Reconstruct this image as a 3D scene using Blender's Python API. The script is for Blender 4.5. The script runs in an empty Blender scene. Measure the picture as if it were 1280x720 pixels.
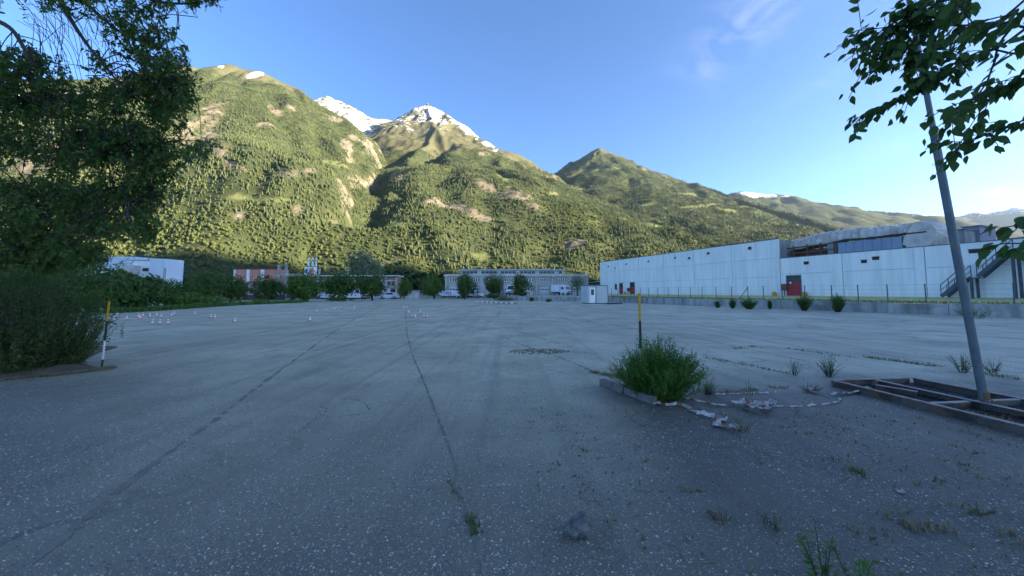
import bpy, bmesh, math, random
import numpy as np
from mathutils import Vector, Matrix, Quaternion
R = math.radians
C = bpy.context.scene.collection
sc = bpy.context.scene

# ------------------------------------------------------------------ camera
F = 480.0                     # focal length in photo pixels (1280 wide)
PITCH = R(4.0)
CX, CY = 640.0, 331.0
EYE = 1.6
cd = bpy.data.cameras.new('camera')
cam = bpy.data.objects.new('camera', cd); C.objects.link(cam)
cam.location = (0, 0, EYE); cam.rotation_euler = (R(90)+PITCH, 0, 0)
cd.sensor_fit = 'HORIZONTAL'; cd.sensor_width = 36; cd.lens = 36*F/1280
cd.shift_y = -(360-CY)/1280
cd.clip_start = 0.05; cd.clip_end = 60000
sc.camera = cam

# ------------------------------------------------------------------ light
HAZE = 2.0e-5
SUN_AZ, SUN_EL = R(106), R(13)          # clockwise from the view direction (+Y)
world = bpy.data.worlds.new('World'); sc.world = world; world.use_nodes = True
wn, wl = world.node_tree.nodes, world.node_tree.links
wn.clear()
sky = wn.new('ShaderNodeTexSky'); sky.sky_type = 'NISHITA'; sky.sun_disc = False
sky.sun_elevation = SUN_EL; sky.sun_rotation = SUN_AZ
sky.altitude = 500; sky.air_density = 0.7; sky.dust_density = 0.0; sky.ozone_density = 4.2
bg = wn.new('ShaderNodeBackground'); bg.inputs['Strength'].default_value = 0.076
out = wn.new('ShaderNodeOutputWorld')
tc = wn.new('ShaderNodeTexCoord')
def wmath(op, a, b=None, c=None):
    n = wn.new('ShaderNodeMath'); n.operation = op
    for i, v in enumerate((a, b, c)):
        if v is None: continue
        if isinstance(v, (int, float)): n.inputs[i].default_value = v
        else: wl.new(v, n.inputs[i])
    return n.outputs[0]
# thin cirrus: wispy noise stretched along the wind, spread over the whole sky, thickest near three streaks
mp = wn.new('ShaderNodeMapping'); mp.inputs['Rotation'].default_value = (0, 0.5, 0.75)
mp.inputs['Scale'].default_value = (2.2, 7.5, 9.0)
wl.new(tc.outputs['Generated'], mp.inputs['Vector'])
nz = wn.new('ShaderNodeTexNoise'); nz.inputs['Scale'].default_value = 1.6; nz.inputs['Detail'].default_value = 7
nz.inputs['Roughness'].default_value = 0.62; nz.inputs['Distortion'].default_value = 0.9
wl.new(mp.outputs['Vector'], nz.inputs['Vector'])
def pix_dir(px, py):
    x, y = (px-CX)/F, -(py-CY)/F
    return Vector((x, math.cos(PITCH)-math.sin(PITCH)*y, math.sin(PITCH)+math.cos(PITCH)*y))
def streak(px, py, ra, rb, ang, amt):     # an elliptical cloud patch round a sky direction
    d = pix_dir(px, py).normalized()
    e1 = Vector((0, 0, 1)).cross(d).normalized(); e2 = d.cross(e1)
    u = e1*math.cos(ang)+e2*math.sin(ang); v = -e1*math.sin(ang)+e2*math.cos(ang)
    def dot(vec, k):
        n = wn.new('ShaderNodeVectorMath'); n.operation = 'DOT_PRODUCT'
        wl.new(tc.outputs['Generated'], n.inputs[0]); n.inputs[1].default_value = vec*k
        return n.outputs['Value']
    a, b = dot(u, 1/ra), dot(v, 1/rb)
    r2 = wmath('ADD', wmath('MULTIPLY', a, a), wmath('MULTIPLY', b, b))
    g = wmath('MULTIPLY', wmath('POWER', 2.718, wmath('MULTIPLY', r2, -1.0)), amt)
    front = wmath('GREATER_THAN', dot(d, 1), 0.2)
    return wmath('MULTIPLY', g, front)
env = None
for s in ((930, 35, .12, .05, R(150), .45), (1262, 238, .06, .006, R(-175), .8), (1072, 173, .012, .005, 0.1, .8),
          (1240, 130, .25, .03, R(170), .22), (1060, 85, .12, .02, R(160), .15)):
    g = streak(*s)
    env = g if env is None else wmath('ADD', env, g)
cr = wn.new('ShaderNodeMapRange'); cr.inputs['From Min'].default_value = .42; cr.inputs['From Max'].default_value = .74
wl.new(nz.outputs['Fac'], cr.inputs['Value'])
cov = wmath('MULTIPLY', cr.outputs['Result'], env)
cm = wn.new('ShaderNodeMix'); cm.data_type = 'RGBA'
wl.new(cov, cm.inputs['Factor']); wl.new(sky.outputs['Color'], cm.inputs['A'])
cm.inputs['B'].default_value = (2.6, 2.7, 2.8, 1)
wl.new(cm.outputs['Result'], bg.inputs['Color']); wl.new(bg.outputs['Background'], out.inputs['Surface'])

sd = bpy.data.lights.new('sun', 'SUN'); sun = bpy.data.objects.new('sun', sd); C.objects.link(sun)
sd.energy = 5.0; sd.angle = R(0.5); sd.color = (1.0, .87, .68)
sdir = Vector((math.sin(SUN_AZ)*math.cos(SUN_EL), math.cos(SUN_AZ)*math.cos(SUN_EL), math.sin(SUN_EL)))
sun.rotation_euler = sdir.to_track_quat('Z', 'Y').to_euler(); sun.location = (0, 0, 60)
sc.view_settings.view_transform = 'Standard'; sc.view_settings.look = 'None'
sc.view_settings.gamma = 1; sc.view_settings.use_curve_mapping = False
sc.view_settings.exposure = 2.58
sc.cycles.volume_bounces = 0; sc.cycles.max_bounces = 6
sc.cycles.use_denoising = True

# ------------------------------------------------------------------ helpers
rng = random.Random(7)
def P(px, py, Y):
    d = pix_dir(px, py); s = Y/d.y
    return Vector((d.x*s, Y, EYE+d.z*s))
def G(px, py, z=0.0):
    d = pix_dir(px, py); s = (z-EYE)/d.z
    return Vector((d.x*s, d.y*s, z))

def tag(o, label=None, cat=None, group=None, kind=None):
    if label: o['label'] = label
    if cat: o['category'] = cat
    if group: o['group'] = group
    if kind: o['kind'] = kind
    return o
def empty(name, loc, label, cat, group=None, rz=0):
    o = bpy.data.objects.new(name, None); C.objects.link(o); o.location = loc; o.rotation_euler = (0, 0, rz)
    o.empty_display_size = .2
    return tag(o, label, cat, group)
def copy_tree(o, parent=None):
    c = o.copy(); C.objects.link(c); c.parent = parent
    for ch in list(o.children): copy_tree(ch, c)
    return c

class MB:
    """collects shapes and links them as one mesh object"""
    def __init__(s): s.v = []; s.f = []; s.m = []; s.sm = []
    def add(s, vs, fs, mi=0, smooth=False):
        b = len(s.v); s.v.extend([tuple(p) for p in vs])
        for f in fs: s.f.append(tuple(b+i for i in f)); s.m.append(mi); s.sm.append(smooth)
    def hexa(s, p, mi=0):      # p: 4 bottom then 4 top, counter-clockwise seen from above
        s.add(p, [(3, 2, 1, 0), (4, 5, 6, 7), (0, 1, 5, 4), (1, 2, 6, 5), (2, 3, 7, 6), (3, 0, 4, 7)], mi)
    def box(s, x0, x1, y0, y1, z0, z1, mi=0):
        s.hexa([(x0, y0, z0), (x1, y0, z0), (x1, y1, z0), (x0, y1, z0), (x0, y0, z1), (x1, y0, z1), (x1, y1, z1), (x0, y1, z1)], mi)
    def bar(s, a, b, w, h, mi=0, up=(0, 0, 1)):   # rectangular bar from a to b
        a, b = Vector(a), Vector(b); d = (b-a).normalized(); u = Vector(up)
        if abs(d.dot(u)) > .99: u = Vector((0, 1, 0))
        sdv = d.cross(u).normalized(); u = sdv.cross(d).normalized()
        q = [(-w/2, -h/2), (w/2, -h/2), (w/2, h/2), (-w/2, h/2)]
        vs = [a+sdv*i+u*j for i, j in q]+[b+sdv*i+u*j for i, j in q]
        s.add(vs, [(3, 2, 1, 0), (4, 5, 6, 7), (0, 1, 5, 4), (1, 2, 6, 5), (2, 3, 7, 6), (3, 0, 4, 7)], mi)
    def tube(s, pts, rad, n=6, mi=0, cap=True, smooth=True):
        pts = [Vector(p) for p in pts]; k = len(pts)
        if not isinstance(rad, (list, tuple)): rad = [rad]*k
        rings = []; ref = None
        for i in range(k):
            d = (pts[min(i+1, k-1)]-pts[max(i-1, 0)]); d = d.normalized() if d.length > 1e-9 else Vector((0, 0, 1))
            if ref is None: ref = Vector((1, 0, 0)) if abs(d.x) < .9 else Vector((0, 1, 0))
            ref = (ref-d*ref.dot(d)).normalized(); b2 = d.cross(ref)
            rings += [pts[i]+(ref*math.cos(2*math.pi*j/n)+b2*math.sin(2*math.pi*j/n))*rad[i] for j in range(n)]
        fs = [(i*n+j, i*n+(j+1) % n, (i+1)*n+(j+1) % n, (i+1)*n+j) for i in range(k-1) for j in range(n)]
        s.add(rings, fs, mi, smooth)
        if cap:
            s.add(rings[:n], [tuple(range(n-1, -1, -1))], mi); s.add(rings[-n:], [tuple(range(n))], mi)
    def prism(s, poly, z0, z1, mi=0):
        n = len(poly); vs = [(x, y, z0) for x, y in poly]+[(x, y, z1) for x, y in poly]
        s.add(vs, [tuple(range(n-1, -1, -1)), tuple(range(n, 2*n))]+[(i, (i+1) % n, n+(i+1) % n, n+i) for i in range(n)], mi)
    def mesh(s, name, mats):
        me = bpy.data.meshes.new(name); me.from_pydata(s.v, [], s.f)
        for m in (mats if isinstance(mats, (list, tuple)) else [mats]): me.materials.append(m)
        me.polygons.foreach_set('material_index', s.m); me.polygons.foreach_set('use_smooth', s.sm); me.update()
        return me
    def build(s, name, mats, parent=None, loc=(0, 0, 0)):
        o = bpy.data.objects.new(name, s.mesh(name, mats)); C.objects.link(o); o.location = loc
        if parent: o.parent = parent
        return o
def inst(me, name, parent=None, loc=(0, 0, 0), rot=(0, 0, 0), scale=(1, 1, 1)):
    o = bpy.data.objects.new(name, me); C.objects.link(o); o.location = loc; o.rotation_euler = rot; o.scale = scale
    if parent: o.parent = parent
    return o
def bevel(o, w, seg=1):
    m = o.modifiers.new('bevel', 'BEVEL'); m.width = w; m.segments = seg; m.limit_method = 'ANGLE'; return o

# ------------------------------------------------------------------ materials
class NT:
    def __init__(s, name):
        s.m = bpy.data.materials.new(name); s.m.use_nodes = True; s.n = s.m.node_tree.nodes; s.l = s.m.node_tree.links
        s.b = s.n['Principled BSDF']; s.b.inputs['Specular IOR Level'].default_value = .35
        s.tc = s.n.new('ShaderNodeTexCoord'); s.co = s.tc.outputs['Object']
    def set(s, sock, v):
        if hasattr(v, 'is_output') or isinstance(v, bpy.types.NodeSocket): s.l.new(v, sock)
        elif isinstance(v, (tuple, list)): sock.default_value = (*v, 1) if len(v) == 3 and sock.type == 'RGBA' else v
        else: sock.default_value = v
    def map(s, scale=(1, 1, 1), rot=(0, 0, 0), co=None):
        n = s.n.new('ShaderNodeMapping'); s.l.new(co or s.co, n.inputs[0]); n.inputs['Scale'].default_value = scale
        n.inputs['Rotation'].default_value = rot; return n.outputs[0]
    def noise(s, scale, detail=4, rough=.55, dist=0, co=None):
        n = s.n.new('ShaderNodeTexNoise'); s.l.new(co or s.co, n.inputs['Vector']); n.inputs['Scale'].default_value = scale
        n.inputs['Detail'].default_value = detail; n.inputs['Roughness'].default_value = rough; n.inputs['Distortion'].default_value = dist
        return n.outputs['Fac']
    def voro(s, scale, feature='F1', out='Distance', co=None, rand=1.0):
        n = s.n.new('ShaderNodeTexVoronoi'); n.feature = feature; s.l.new(co or s.co, n.inputs['Vector'])
        n.inputs['Scale'].default_value = scale; n.inputs['Randomness'].default_value = rand
        return n.outputs[out]
    def rng(s, v, a, b, c=0, d=1):
        n = s.n.new('ShaderNodeMapRange'); s.l.new(v, n.inputs[0])
        for i, x in enumerate((a, b, c, d)): n.inputs[i+1].default_value = x
        return n.outputs[0]
    def math(s, op, a, b=0.0):
        n = s.n.new('ShaderNodeMath'); n.operation = op; s.set(n.inputs[0], a); s.set(n.inputs[1], b); return n.outputs[0]
    def mix(s, f, a, b, mode='MIX'):
        n = s.n.new('ShaderNodeMix'); n.data_type = 'RGBA'; n.blend_type = mode
        s.set(n.inputs['Factor'], f); s.set(n.inputs['A'], a); s.set(n.inputs['B'], b); return n.outputs['Result']
    def attr(s, name, typ='GEOMETRY', out='Fac'):
        n = s.n.new('ShaderNodeAttribute'); n.attribute_name = name; n.attribute_type = typ; return n.outputs[out]
    def rand(s): return s.n.new('ShaderNodeObjectInfo').outputs['Random']
    def bump(s, h, strength=.3, dist=.02):
        n = s.n.new('ShaderNodeBump'); s.l.new(h, n.inputs['Height']); n.inputs['Strength'].default_value = strength
        n.inputs['Distance'].default_value = dist; s.l.new(n.outputs[0], s.b.inputs['Normal'])
    def done(s, col, rough=.8, metal=0):
        s.set(s.b.inputs['Base Color'], col); s.set(s.b.inputs['Roughness'], rough); s.set(s.b.inputs['Metallic'], metal)
        return s.m
def plain(name, c1, c2=None, scale=3.0, rough=.7, metal=0, bump=0, bscale=None, lo=.35, hi=.65, stretch=(1, 1, 1)):
    t = NT(name); co = t.map(stretch)
    if c2 is None: c2 = tuple(x*.8 for x in c1)
    col = t.mix(t.rng(t.noise(scale, 6, .6, 0, co), lo, hi), c1, c2)
    if bump: t.bump(t.noise(bscale or scale*6, 4), bump, .01)
    return t.done(col, rough, metal)
def leafmat(name, c1, c2, trans=.35, scale=.8, per_inst=False):
    t = NT(name)
    f = t.rand() if per_inst else t.rng(t.noise(scale, 3), .3, .7)
    col = t.mix(f, c1, c2)
    t.done(col, .55); t.b.inputs['Specular IOR Level'].default_value = .25
    tr = t.n.new('ShaderNodeBsdfTranslucent'); t.l.new(col, tr.inputs['Color'])
    ms = t.n.new('ShaderNodeMixShader'); ms.inputs[0].default_value = trans
    t.l.new(t.b.outputs[0], ms.inputs[1]); t.l.new(tr.outputs[0], ms.inputs[2])
    t.l.new(ms.outputs[0], t.n['Material Output'].inputs['Surface'])
    return t.m

# ------------------------------------------------------------------ numpy noise
def _h(ix, iy, seed):
    n = (ix.astype(np.int64)*374761393 + iy.astype(np.int64)*668265263 + seed*982451653) & 0xffffffff
    n = ((n ^ (n >> 13))*1274126177) & 0xffffffff
    return ((n ^ (n >> 16)) & 0xffff)/65535.0
def vnoise(x, y, seed=0):
    ix, iy = np.floor(x), np.floor(y); fx, fy = x-ix, y-iy
    u = fx*fx*fx*(fx*(fx*6-15)+10); v = fy*fy*fy*(fy*(fy*6-15)+10)
    a, b, c, d = _h(ix, iy, seed), _h(ix+1, iy, seed), _h(ix, iy+1, seed), _h(ix+1, iy+1, seed)
    return (a*(1-u)+b*u)*(1-v)+(c*(1-u)+d*u)*v
def fbm(x, y, seed=0, octv=5, gain=.5):
    s = 0; a = 1; t = 0
    for o in range(octv):
        s = s+a*vnoise(x*2**o+o*17.3, y*2**o-o*9.1, seed+o); t += a; a *= gain
    return s/t*2-1
def ridged(x, y, seed=0, octv=5, gain=.5):
    s = 0; a = 1; t = 0
    for o in range(octv):
        s = s+a*(1-np.abs(2*vnoise(x*2**o+o*7.7, y*2**o+o*3.3, seed+o)-1)); t += a; a *= gain
    return s/t
# ------------------------------------------------------------------ mountains
def to_pix(X, Y, Z):
    """where a world point shows in the photograph (used to find the spots of rock, meadow and snow on a slope)"""
    z = Z-EYE; f = Y*math.cos(PITCH)+z*math.sin(PITCH); u = -Y*math.sin(PITCH)+z*math.cos(PITCH)
    f = np.maximum(f, 1e-3)
    return CX+F*X/f, CY-F*u/f

def terrain(xs, ys, ridges, seed, gully=75, warp=75, base=-30, toe=None, cuts=()):
    X, Y = np.meshgrid(xs, ys)
    wx = X+warp*fbm(X/420, Y/420, seed+50, 4); wy = Y+warp*fbm(X/420, Y/420, seed+70, 4)
    H = np.full(X.shape, float(base)); D = np.full(X.shape, 1e9)
    S0 = 0.0
    for pts, k in ridges:
        w = [P(*p) if len(p) == 3 else Vector(p[1:]) for p in pts]
        best = np.full(X.shape, -1e9); bd = np.full(X.shape, 1e9)
        for a, b in zip(w[:-1], w[1:]):
            ax, ay, bx, by = a.x, a.y, b.x, b.y
            L2 = (bx-ax)**2+(by-ay)**2; L = math.sqrt(L2)
            t = np.clip(((wx-ax)*(bx-ax)+(wy-ay)*(by-ay))/L2, 0, 1)
            d = np.hypot(wx-(ax+t*(bx-ax)), wy-(ay+t*(by-ay)))
            z = a.z+t*(b.z-a.z); s = S0+t*L
            g = gully*np.minimum(1, d/180)*(2*ridged(s/230+.15*fbm(d/150, s/200, seed+9, 3), d/1500, seed+int(a.x) % 97, 4)-1.25)
            h = z-k*d*(1-.12*np.minimum(1, d/900))+g
            m = h > best; best = np.where(m, h, best); bd = np.minimum(bd, d); S0 += L
        # soft union of the ridges
        q = 18.0; df = np.clip((best-H)/q, -30, 30)
        H = np.where(best > H, best, H)+q*np.log1p(np.exp(-np.abs(df)))*.8
        D = np.minimum(D, bd)
    if toe:                                  # the slope runs out on the valley floor
        cap = Y-toe-70*fbm(X/260, Y/900, seed+15, 3); cap = cap*.55+.0011*np.maximum(cap, 0)**2-6
        H = np.minimum(H, cap+12*np.log1p(np.exp(np.clip((H-cap)/40, -20, 3))))
    amp = np.clip(H/250, 0, 1)
    H = H+amp*np.minimum(1, .15+D/160)*52*(fbm(X/190, Y/190, seed+3, 5))
    H = H+amp*np.minimum(1, .3+D/100)*9*(2*ridged(X/60, Y/60, seed+5, 3)-1)
    for pts, depth, wid in cuts:                 # gullies and ravines
        w = [P(*q) for q in pts]
        for a, b in zip(w[:-1], w[1:]):
            L2 = (b.x-a.x)**2+(b.y-a.y)**2; tt = ((wx-a.x)*(b.x-a.x)+(wy-a.y)*(b.y-a.y))/L2; tc = np.clip(tt, 0, 1)
            d = np.hypot(wx-(a.x+tc*(b.x-a.x)), wy-(a.y+tc*(b.y-a.y)))
            CUT = np.exp(-(d/wid)**2)*depth
            H0 = CUT if a is w[0] else np.maximum(H0, CUT)
        H = H-H0*np.clip(H/120, 0, 1)
    return X, Y, H

def ell(px, py, spots, soft=.35, nz=0):
    o = np.zeros_like(px)
    for (cx, cy, rx, ry, ang) in spots:
        c, s = math.cos(R(ang)), math.sin(R(ang)); u = ((px-cx)*c+(py-cy)*s)/rx; v = (-(px-cx)*s+(py-cy)*c)/ry
        o = np.maximum(o, np.clip((1+nz-np.sqrt(u*u+v*v))/soft, 0, 1))
    return o

t = NT('mountain_slope')
co = t.co
n1 = t.noise(.012, 6, .6, 0, co); n2 = t.noise(.05, 6, .65, 0, co); n3 = t.noise(.006, 4, .5, 0, co)
grass = t.mix(t.rng(n1, .35, .65), (.046, .058, .024), (.080, .088, .034))
grass = t.mix(t.rng(n2, .45, .7), grass, (.028, .040, .017))
mead = t.mix(t.rng(n1, .3, .7), (.15, .16, .06), (.11, .125, .045))
col = t.mix(t.attr('meadow'), grass, mead)
alp = t.mix(t.rng(n2, .35, .65), (.12, .11, .055), (.085, .085, .045))
col = t.mix(t.attr('alpine'), col, alp)
strat = t.noise(.03, 6, .7, .4, t.map((1, 1, 5), (.25, .15, 0)))
rock = t.mix(t.rng(strat, .35, .65), (.27, .215, .15), (.145, .12, .09))
rock = t.mix(t.rng(n2, .45, .68), rock, (.075, .075, .045))
col = t.mix(t.attr('rock'), col, rock)
sf = t.rng(t.math('ADD', t.attr('snow'), t.math('ADD', t.math('MULTIPLY', t.math('SUBTRACT', n2, .5), 1.6), t.math('MULTIPLY', t.math('SUBTRACT', t.noise(.018, 6, .7), .5), 2.6))), .42, .58)
col = t.mix(t.math('MULTIPLY', sf, t.rng(t.attr('snow'), .05, .25)), col, (.62, .63, .65))
t.bump(t.noise(.09, 6, .7), .7, 6.0)
M_SLOPE = t.done(col, .95); t.b.inputs['Specular IOR Level'].default_value = .1

def mountain(name, x0, x1, y0, y1, step, ridges, seed, spots, snow=None, tree_line=None, **kw):
    xs = np.arange(x0, x1+step, step); ys = np.arange(y0, y1+step, step)
    X, Y, H = terrain(xs, ys, ridges, seed, **kw)
    ny, nx = X.shape
    gy, gx = np.gradient(H, step)
    slope = np.hypot(gx, gy)
    px, py = to_pix(X, Y, H)
    fn = fbm(X/70, Y/70, seed+31, 5); fb = fbm(X/260, Y/260, seed+33, 4)
    rock = ell(px, py, spots.get('rock', ()), .45, 1.1*fn+.4*fb)*np.clip(1.0+1.1*fbm(X/28, Y/28, seed+35, 3), 0, 1)
    rock = np.maximum(rock, np.clip((slope-1.75+.35*fn+.25*fb)/.3, 0, 1)*np.clip(H/200, 0, 1)*np.clip(.45+1.5*fbm(X/45, Y/45, seed+36, 4), 0, 1))
    mead = ell(px, py, spots.get('meadow', ()), .25, .5*fn)
    H = H+rock*10*(2*ridged(X/38, Y/38, seed+77, 4)-1)
    tl = tree_line or 1e9
    alp = np.clip((H-tl+130*fb+90*fn)/120, 0, 1)
    sn = np.zeros_like(H)
    if snow:
        for (lo, hi, amt) in snow.get('bands', ()): sn = np.maximum(sn, amt*np.clip((H-lo+120*fb)/(hi-lo), 0, 1))
        sn = np.maximum(sn, ell(px, py, snow.get('spots', ()), .5, .9*fn))
        sn = sn*np.clip((2.2-slope)/.8, 0, 1)
    me = bpy.data.meshes.new(name)
    me.vertices.add(nx*ny)
    me.vertices.foreach_set('co', np.stack([X, Y, H], -1).astype(np.float32).ravel())
    idx = np.arange(nx*ny).reshape(ny, nx)
    q = np.stack([idx[:-1, :-1], idx[:-1, 1:], idx[1:, 1:], idx[1:, :-1]], -1).reshape(-1, 4)
    q = q[(H.ravel()[q] > -8).any(1)]
    me.loops.add(q.size); me.loops.foreach_set('vertex_index', q.ravel().astype(np.int32))
    me.polygons.add(len(q)); me.polygons.foreach_set('loop_start', np.arange(0, q.size, 4, dtype=np.int32))
    me.polygons.foreach_set('loop_total', np.full(len(q), 4, np.int32))
    me.polygons.foreach_set('use_smooth', np.ones(len(q), bool)); me.update(); me.validate()
    for nm, a in (('rock', rock), ('meadow', mead), ('alpine', alp), ('snow', sn)):
        at = me.attributes.new(nm, 'FLOAT', 'POINT'); at.data.foreach_set('value', a.astype(np.float32).ravel())
    me.materials.append(M_SLOPE)
    o = bpy.data.objects.new(name, me); C.objects.link(o); o['kind'] = 'structure'
    bare = np.maximum(np.maximum(rock, mead), alp); bare = np.maximum(bare, np.clip(sn*1.5, 0, 1))
    return dict(xs=xs, ys=ys, H=H, gx=gx, gy=gy, bare=bare, step=step, obj=o)

def sample(T, A, x, y):
    i = np.clip((x-T['xs'][0])/T['step'], 0, len(T['xs'])-1.001); j = np.clip((y-T['ys'][0])/T['step'], 0, len(T['ys'])-1.001)
    a, b = i.astype(int), j.astype(int); u, v = i-a, j-b
    return (A[b, a]*(1-u)+A[b, a+1]*u)*(1-v)+(A[b+1, a]*(1-u)+A[b+1, a+1]*u)*v

RA = [
 ([(-420, 190, 2500), (-60, 150, 2700), (80, 128, 2700), (170, 112, 2650), (215, 100, 2650), (252, 90, 2620), (283, 81, 2600), (328, 88, 2650), (375, 110, 2700), (425, 147, 2750), (462, 172, 2850), (486, 186, 3000)], .95),
 ([(283, 81, 2600), (300, 140, 2150), (318, 200, 1750), (335, 262, 1400), (345, 312, 1120), (350, 350, 930)], .62),
 ([(375, 110, 2700), (395, 152, 2300), (425, 194, 1950), (448, 206, 1800), (466, 236, 1600), (462, 262, 1430)], 1.05),
 ([(425, 194, 1950), (415, 240, 1600), (400, 290, 1280), (385, 340, 1000)], .66),
 ([(462, 262, 1430), (446, 292, 1240), (432, 312, 1110), (408, 345, 960)], .75),
 ([(215, 100, 2650), (225, 160, 2150), (245, 215, 1750), (262, 275, 1350), (262, 340, 1000)], .66),
 ([(80, 128, 2700), (130, 190, 2050), (160, 250, 1550), (180, 335, 1050)], .8),
 ([(-60, 150, 2700), (0, 220, 1900), (40, 320, 1150)], .6),
 ([(-420, 190, 2500), (-260, 250, 1700), (-120, 318, 1150)], .6), ([(130, 190, 2050), (105, 260, 1500), (95, 325, 1080)], .6),
 ([(425, 147, 2750), (458, 180, 2450), (486, 215, 2150), (494, 238, 1950)], .95),
]
TA = mountain('mountain', -3900, 60, 880, 3350, 11, RA, 11, dict(
  rock=[(236, 160, 26, 14, -30), (262, 168, 16, 8, 10), (300, 226, 14, 6, 45), (348, 142, 14, 4, 30), (312, 190, 10, 5, 40), (384, 214, 16, 7, -15), (248, 150, 34, 20, -35), (228, 172, 22, 9, -20), (276, 188, 16, 9, 30), (288, 205, 20, 8, 40), (306, 212, 12, 8, 50), (365, 217, 34, 9, -12), (420, 150, 16, 4, 15), (362, 133, 16, 4, 30), (434, 178, 10, 12, 30), (460, 180, 9, 14, -20), (455, 230, 20, 5, 25), (440, 293, 10, 6, -30),
        (300, 270, 8, 4, 0), (372, 262, 8, 8, 0), (150, 165, 40, 20, -30), (60, 200, 40, 20, 0), (330, 155, 10, 4, 0)],
  meadow=[(318, 248, 36, 3, 2), (300, 246, 14, 3, 0), (350, 250, 12, 3, 0), (420, 205, 20, 4, 10)]),
  snow=dict(bands=(), spots=[(322, 92, 14, 4, -15), (345, 93, 6, 5, 0), (276, 83, 5, 3, 0), (82, 120, 26, 10, 0), (0, 130, 30, 12, 0)]), tree_line=1330, toe=900, cuts=[
  ([(490, 198, 3000), (487, 215, 2600), (480, 235, 2150), (474, 258, 1800), (462, 282, 1480), (452, 302, 1250), (462, 322, 1080)], 150, 95),
  ([(432, 192, 2150), (414, 202, 1980), (402, 222, 1780), (396, 250, 1560)], 85, 60), ([(292, 140, 2350), (262, 158, 2250), (217, 184, 2050)], 80, 55),
  ([(446, 312, 1180), (420, 328, 1060), (392, 345, 960)], 60, 50), ([(300, 104, 2560), (280, 110, 2480), (268, 128, 2350)], 50, 45),
  ([(340, 150, 2300), (360, 190, 1950), (366, 220, 1720)], 45, 55), ([(330, 280, 1350), (300, 320, 1100)], 35, 50), ([(385, 150, 2450), (400, 175, 2200), (392, 200, 1980)], 50, 50), ([(245, 225, 1700), (230, 280, 1350)], 40, 60)])

RB = [
 ([(478, 205, 4700), (492, 176, 4500), (505, 152, 4350), (520, 139, 4250), (536, 131, 4200), (562, 143, 4000), (600, 170, 3800), (622, 189, 3550), (650, 208, 3250), (694, 226, 2850), (740, 248, 2500), (800, 270, 2150), (850, 290, 1850), (905, 306, 1560), (960, 325, 1300), (1020, 352, 1080)], .95),
 ([(536, 131, 4200), (546, 160, 3650), (528, 184, 3050), (512, 198, 2600), (508, 232, 2150), (508, 285, 1520), (518, 318, 1200), (528, 346, 980)], 1.15),
 ([(546, 160, 3650), (572, 190, 3000), (590, 230, 2250), (592, 290, 1500), (596, 345, 1000)], .6),
 ([(622, 189, 3550), (632, 232, 2450), (648, 290, 1500), (655, 347, 980)], .5),
 ([(694, 226, 2850), (705, 270, 2000), (715, 320, 1250), (722, 350, 950)], .5),
 ([(740, 248, 2500), (775, 290, 1700), (800, 335, 1120)], .55),
]
TB = mountain('mountain', -1500, 1150, 900, 4900, 14, RB, 23, dict(
  rock=[(580, 262, 20, 5, 12), (600, 272, 14, 4, 10), (560, 258, 10, 5, 10), (615, 237, 22, 4, 25), (650, 244, 16, 6, 25), (670, 258, 10, 4, 20), (538, 253, 24, 5, -8), (490, 327, 16, 7, -20), (720, 304, 24, 7, -5), (605, 192, 8, 5, 0), (500, 222, 12, 10, 0), (500, 298, 12, 8, -40), (780, 275, 5, 5, 0)],
  meadow=[(602, 322, 16, 5, 15), (532, 307, 10, 3, 0), (500, 280, 14, 5, 10), (690, 243, 8, 3, 0), (815, 282, 16, 3, 10), (630, 222, 10, 3, 20)]),
  snow=dict(bands=((1400, 2050, .52),), spots=[(545, 142, 14, 10, 30), (580, 160, 22, 6, 28), (610, 180, 12, 4, 30)]), tree_line=1130, gully=95, toe=930, cuts=[
  ([(560, 182, 3300), (548, 195, 2900), (530, 214, 2450)], 90, 90), ([(606, 228, 2500), (622, 234, 2350), (640, 246, 2150)], 95, 60), ([(560, 240, 2150), (552, 268, 1800), (560, 300, 1450)], 30, 70),
  ([(625, 262, 1850), (618, 300, 1450), (612, 330, 1150)], 24, 65), ([(680, 268, 1900), (690, 300, 1500), (680, 335, 1100)], 24, 65), ([(752, 285, 1750), (755, 310, 1350), (748, 340, 1020)], 26, 55), ([(478, 232, 2200), (474, 262, 1700), (462, 290, 1350)], 90, 80)])

RC = [
 ([(640, 262, 5600), (690, 220, 5300), (720, 202, 5100), (740, 190, 5000), (750, 186, 4950), (764, 192, 4850), (790, 209, 4600), (812, 221, 4400), (840, 228, 4250), (868, 229, 4150), (900, 240, 3900), (935, 250, 3600), (985, 266, 3150), (1030, 279, 2800), (1080, 292, 2400), (1160, 318, 1900), (1250, 350, 1500)], .8),
 ([(750, 186, 4950), (756, 215, 4300), (765, 250, 3500), (790, 290, 2600)], .55),
 ([(812, 221, 4400), (840, 255, 3500), (880, 282, 2700), (915, 305, 2100), (940, 330, 1600)], .5),
 ([(868, 229, 4150), (905, 262, 3200), (950, 292, 2400), (985, 325, 1800)], .5),
 ([(720, 202, 5100), (715, 235, 4300), (712, 262, 3700)], .75),
]
TC = mountain('mountain', -50, 2700, 1500, 5900, 17, RC, 37, dict(
  rock=[(884, 290, 10, 4, 20), (865, 262, 6, 3, 0)],
  meadow=[(862, 243, 26, 2, 3), (870, 258, 30, 2.5, -4), (905, 262, 18, 2, 10), (810, 256, 14, 3, 0), (750, 212, 30, 2, -3), (930, 258, 8, 2, 0), (1000, 280, 14, 2, 15)]),
  tree_line=1700, gully=95, toe=1500)

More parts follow.
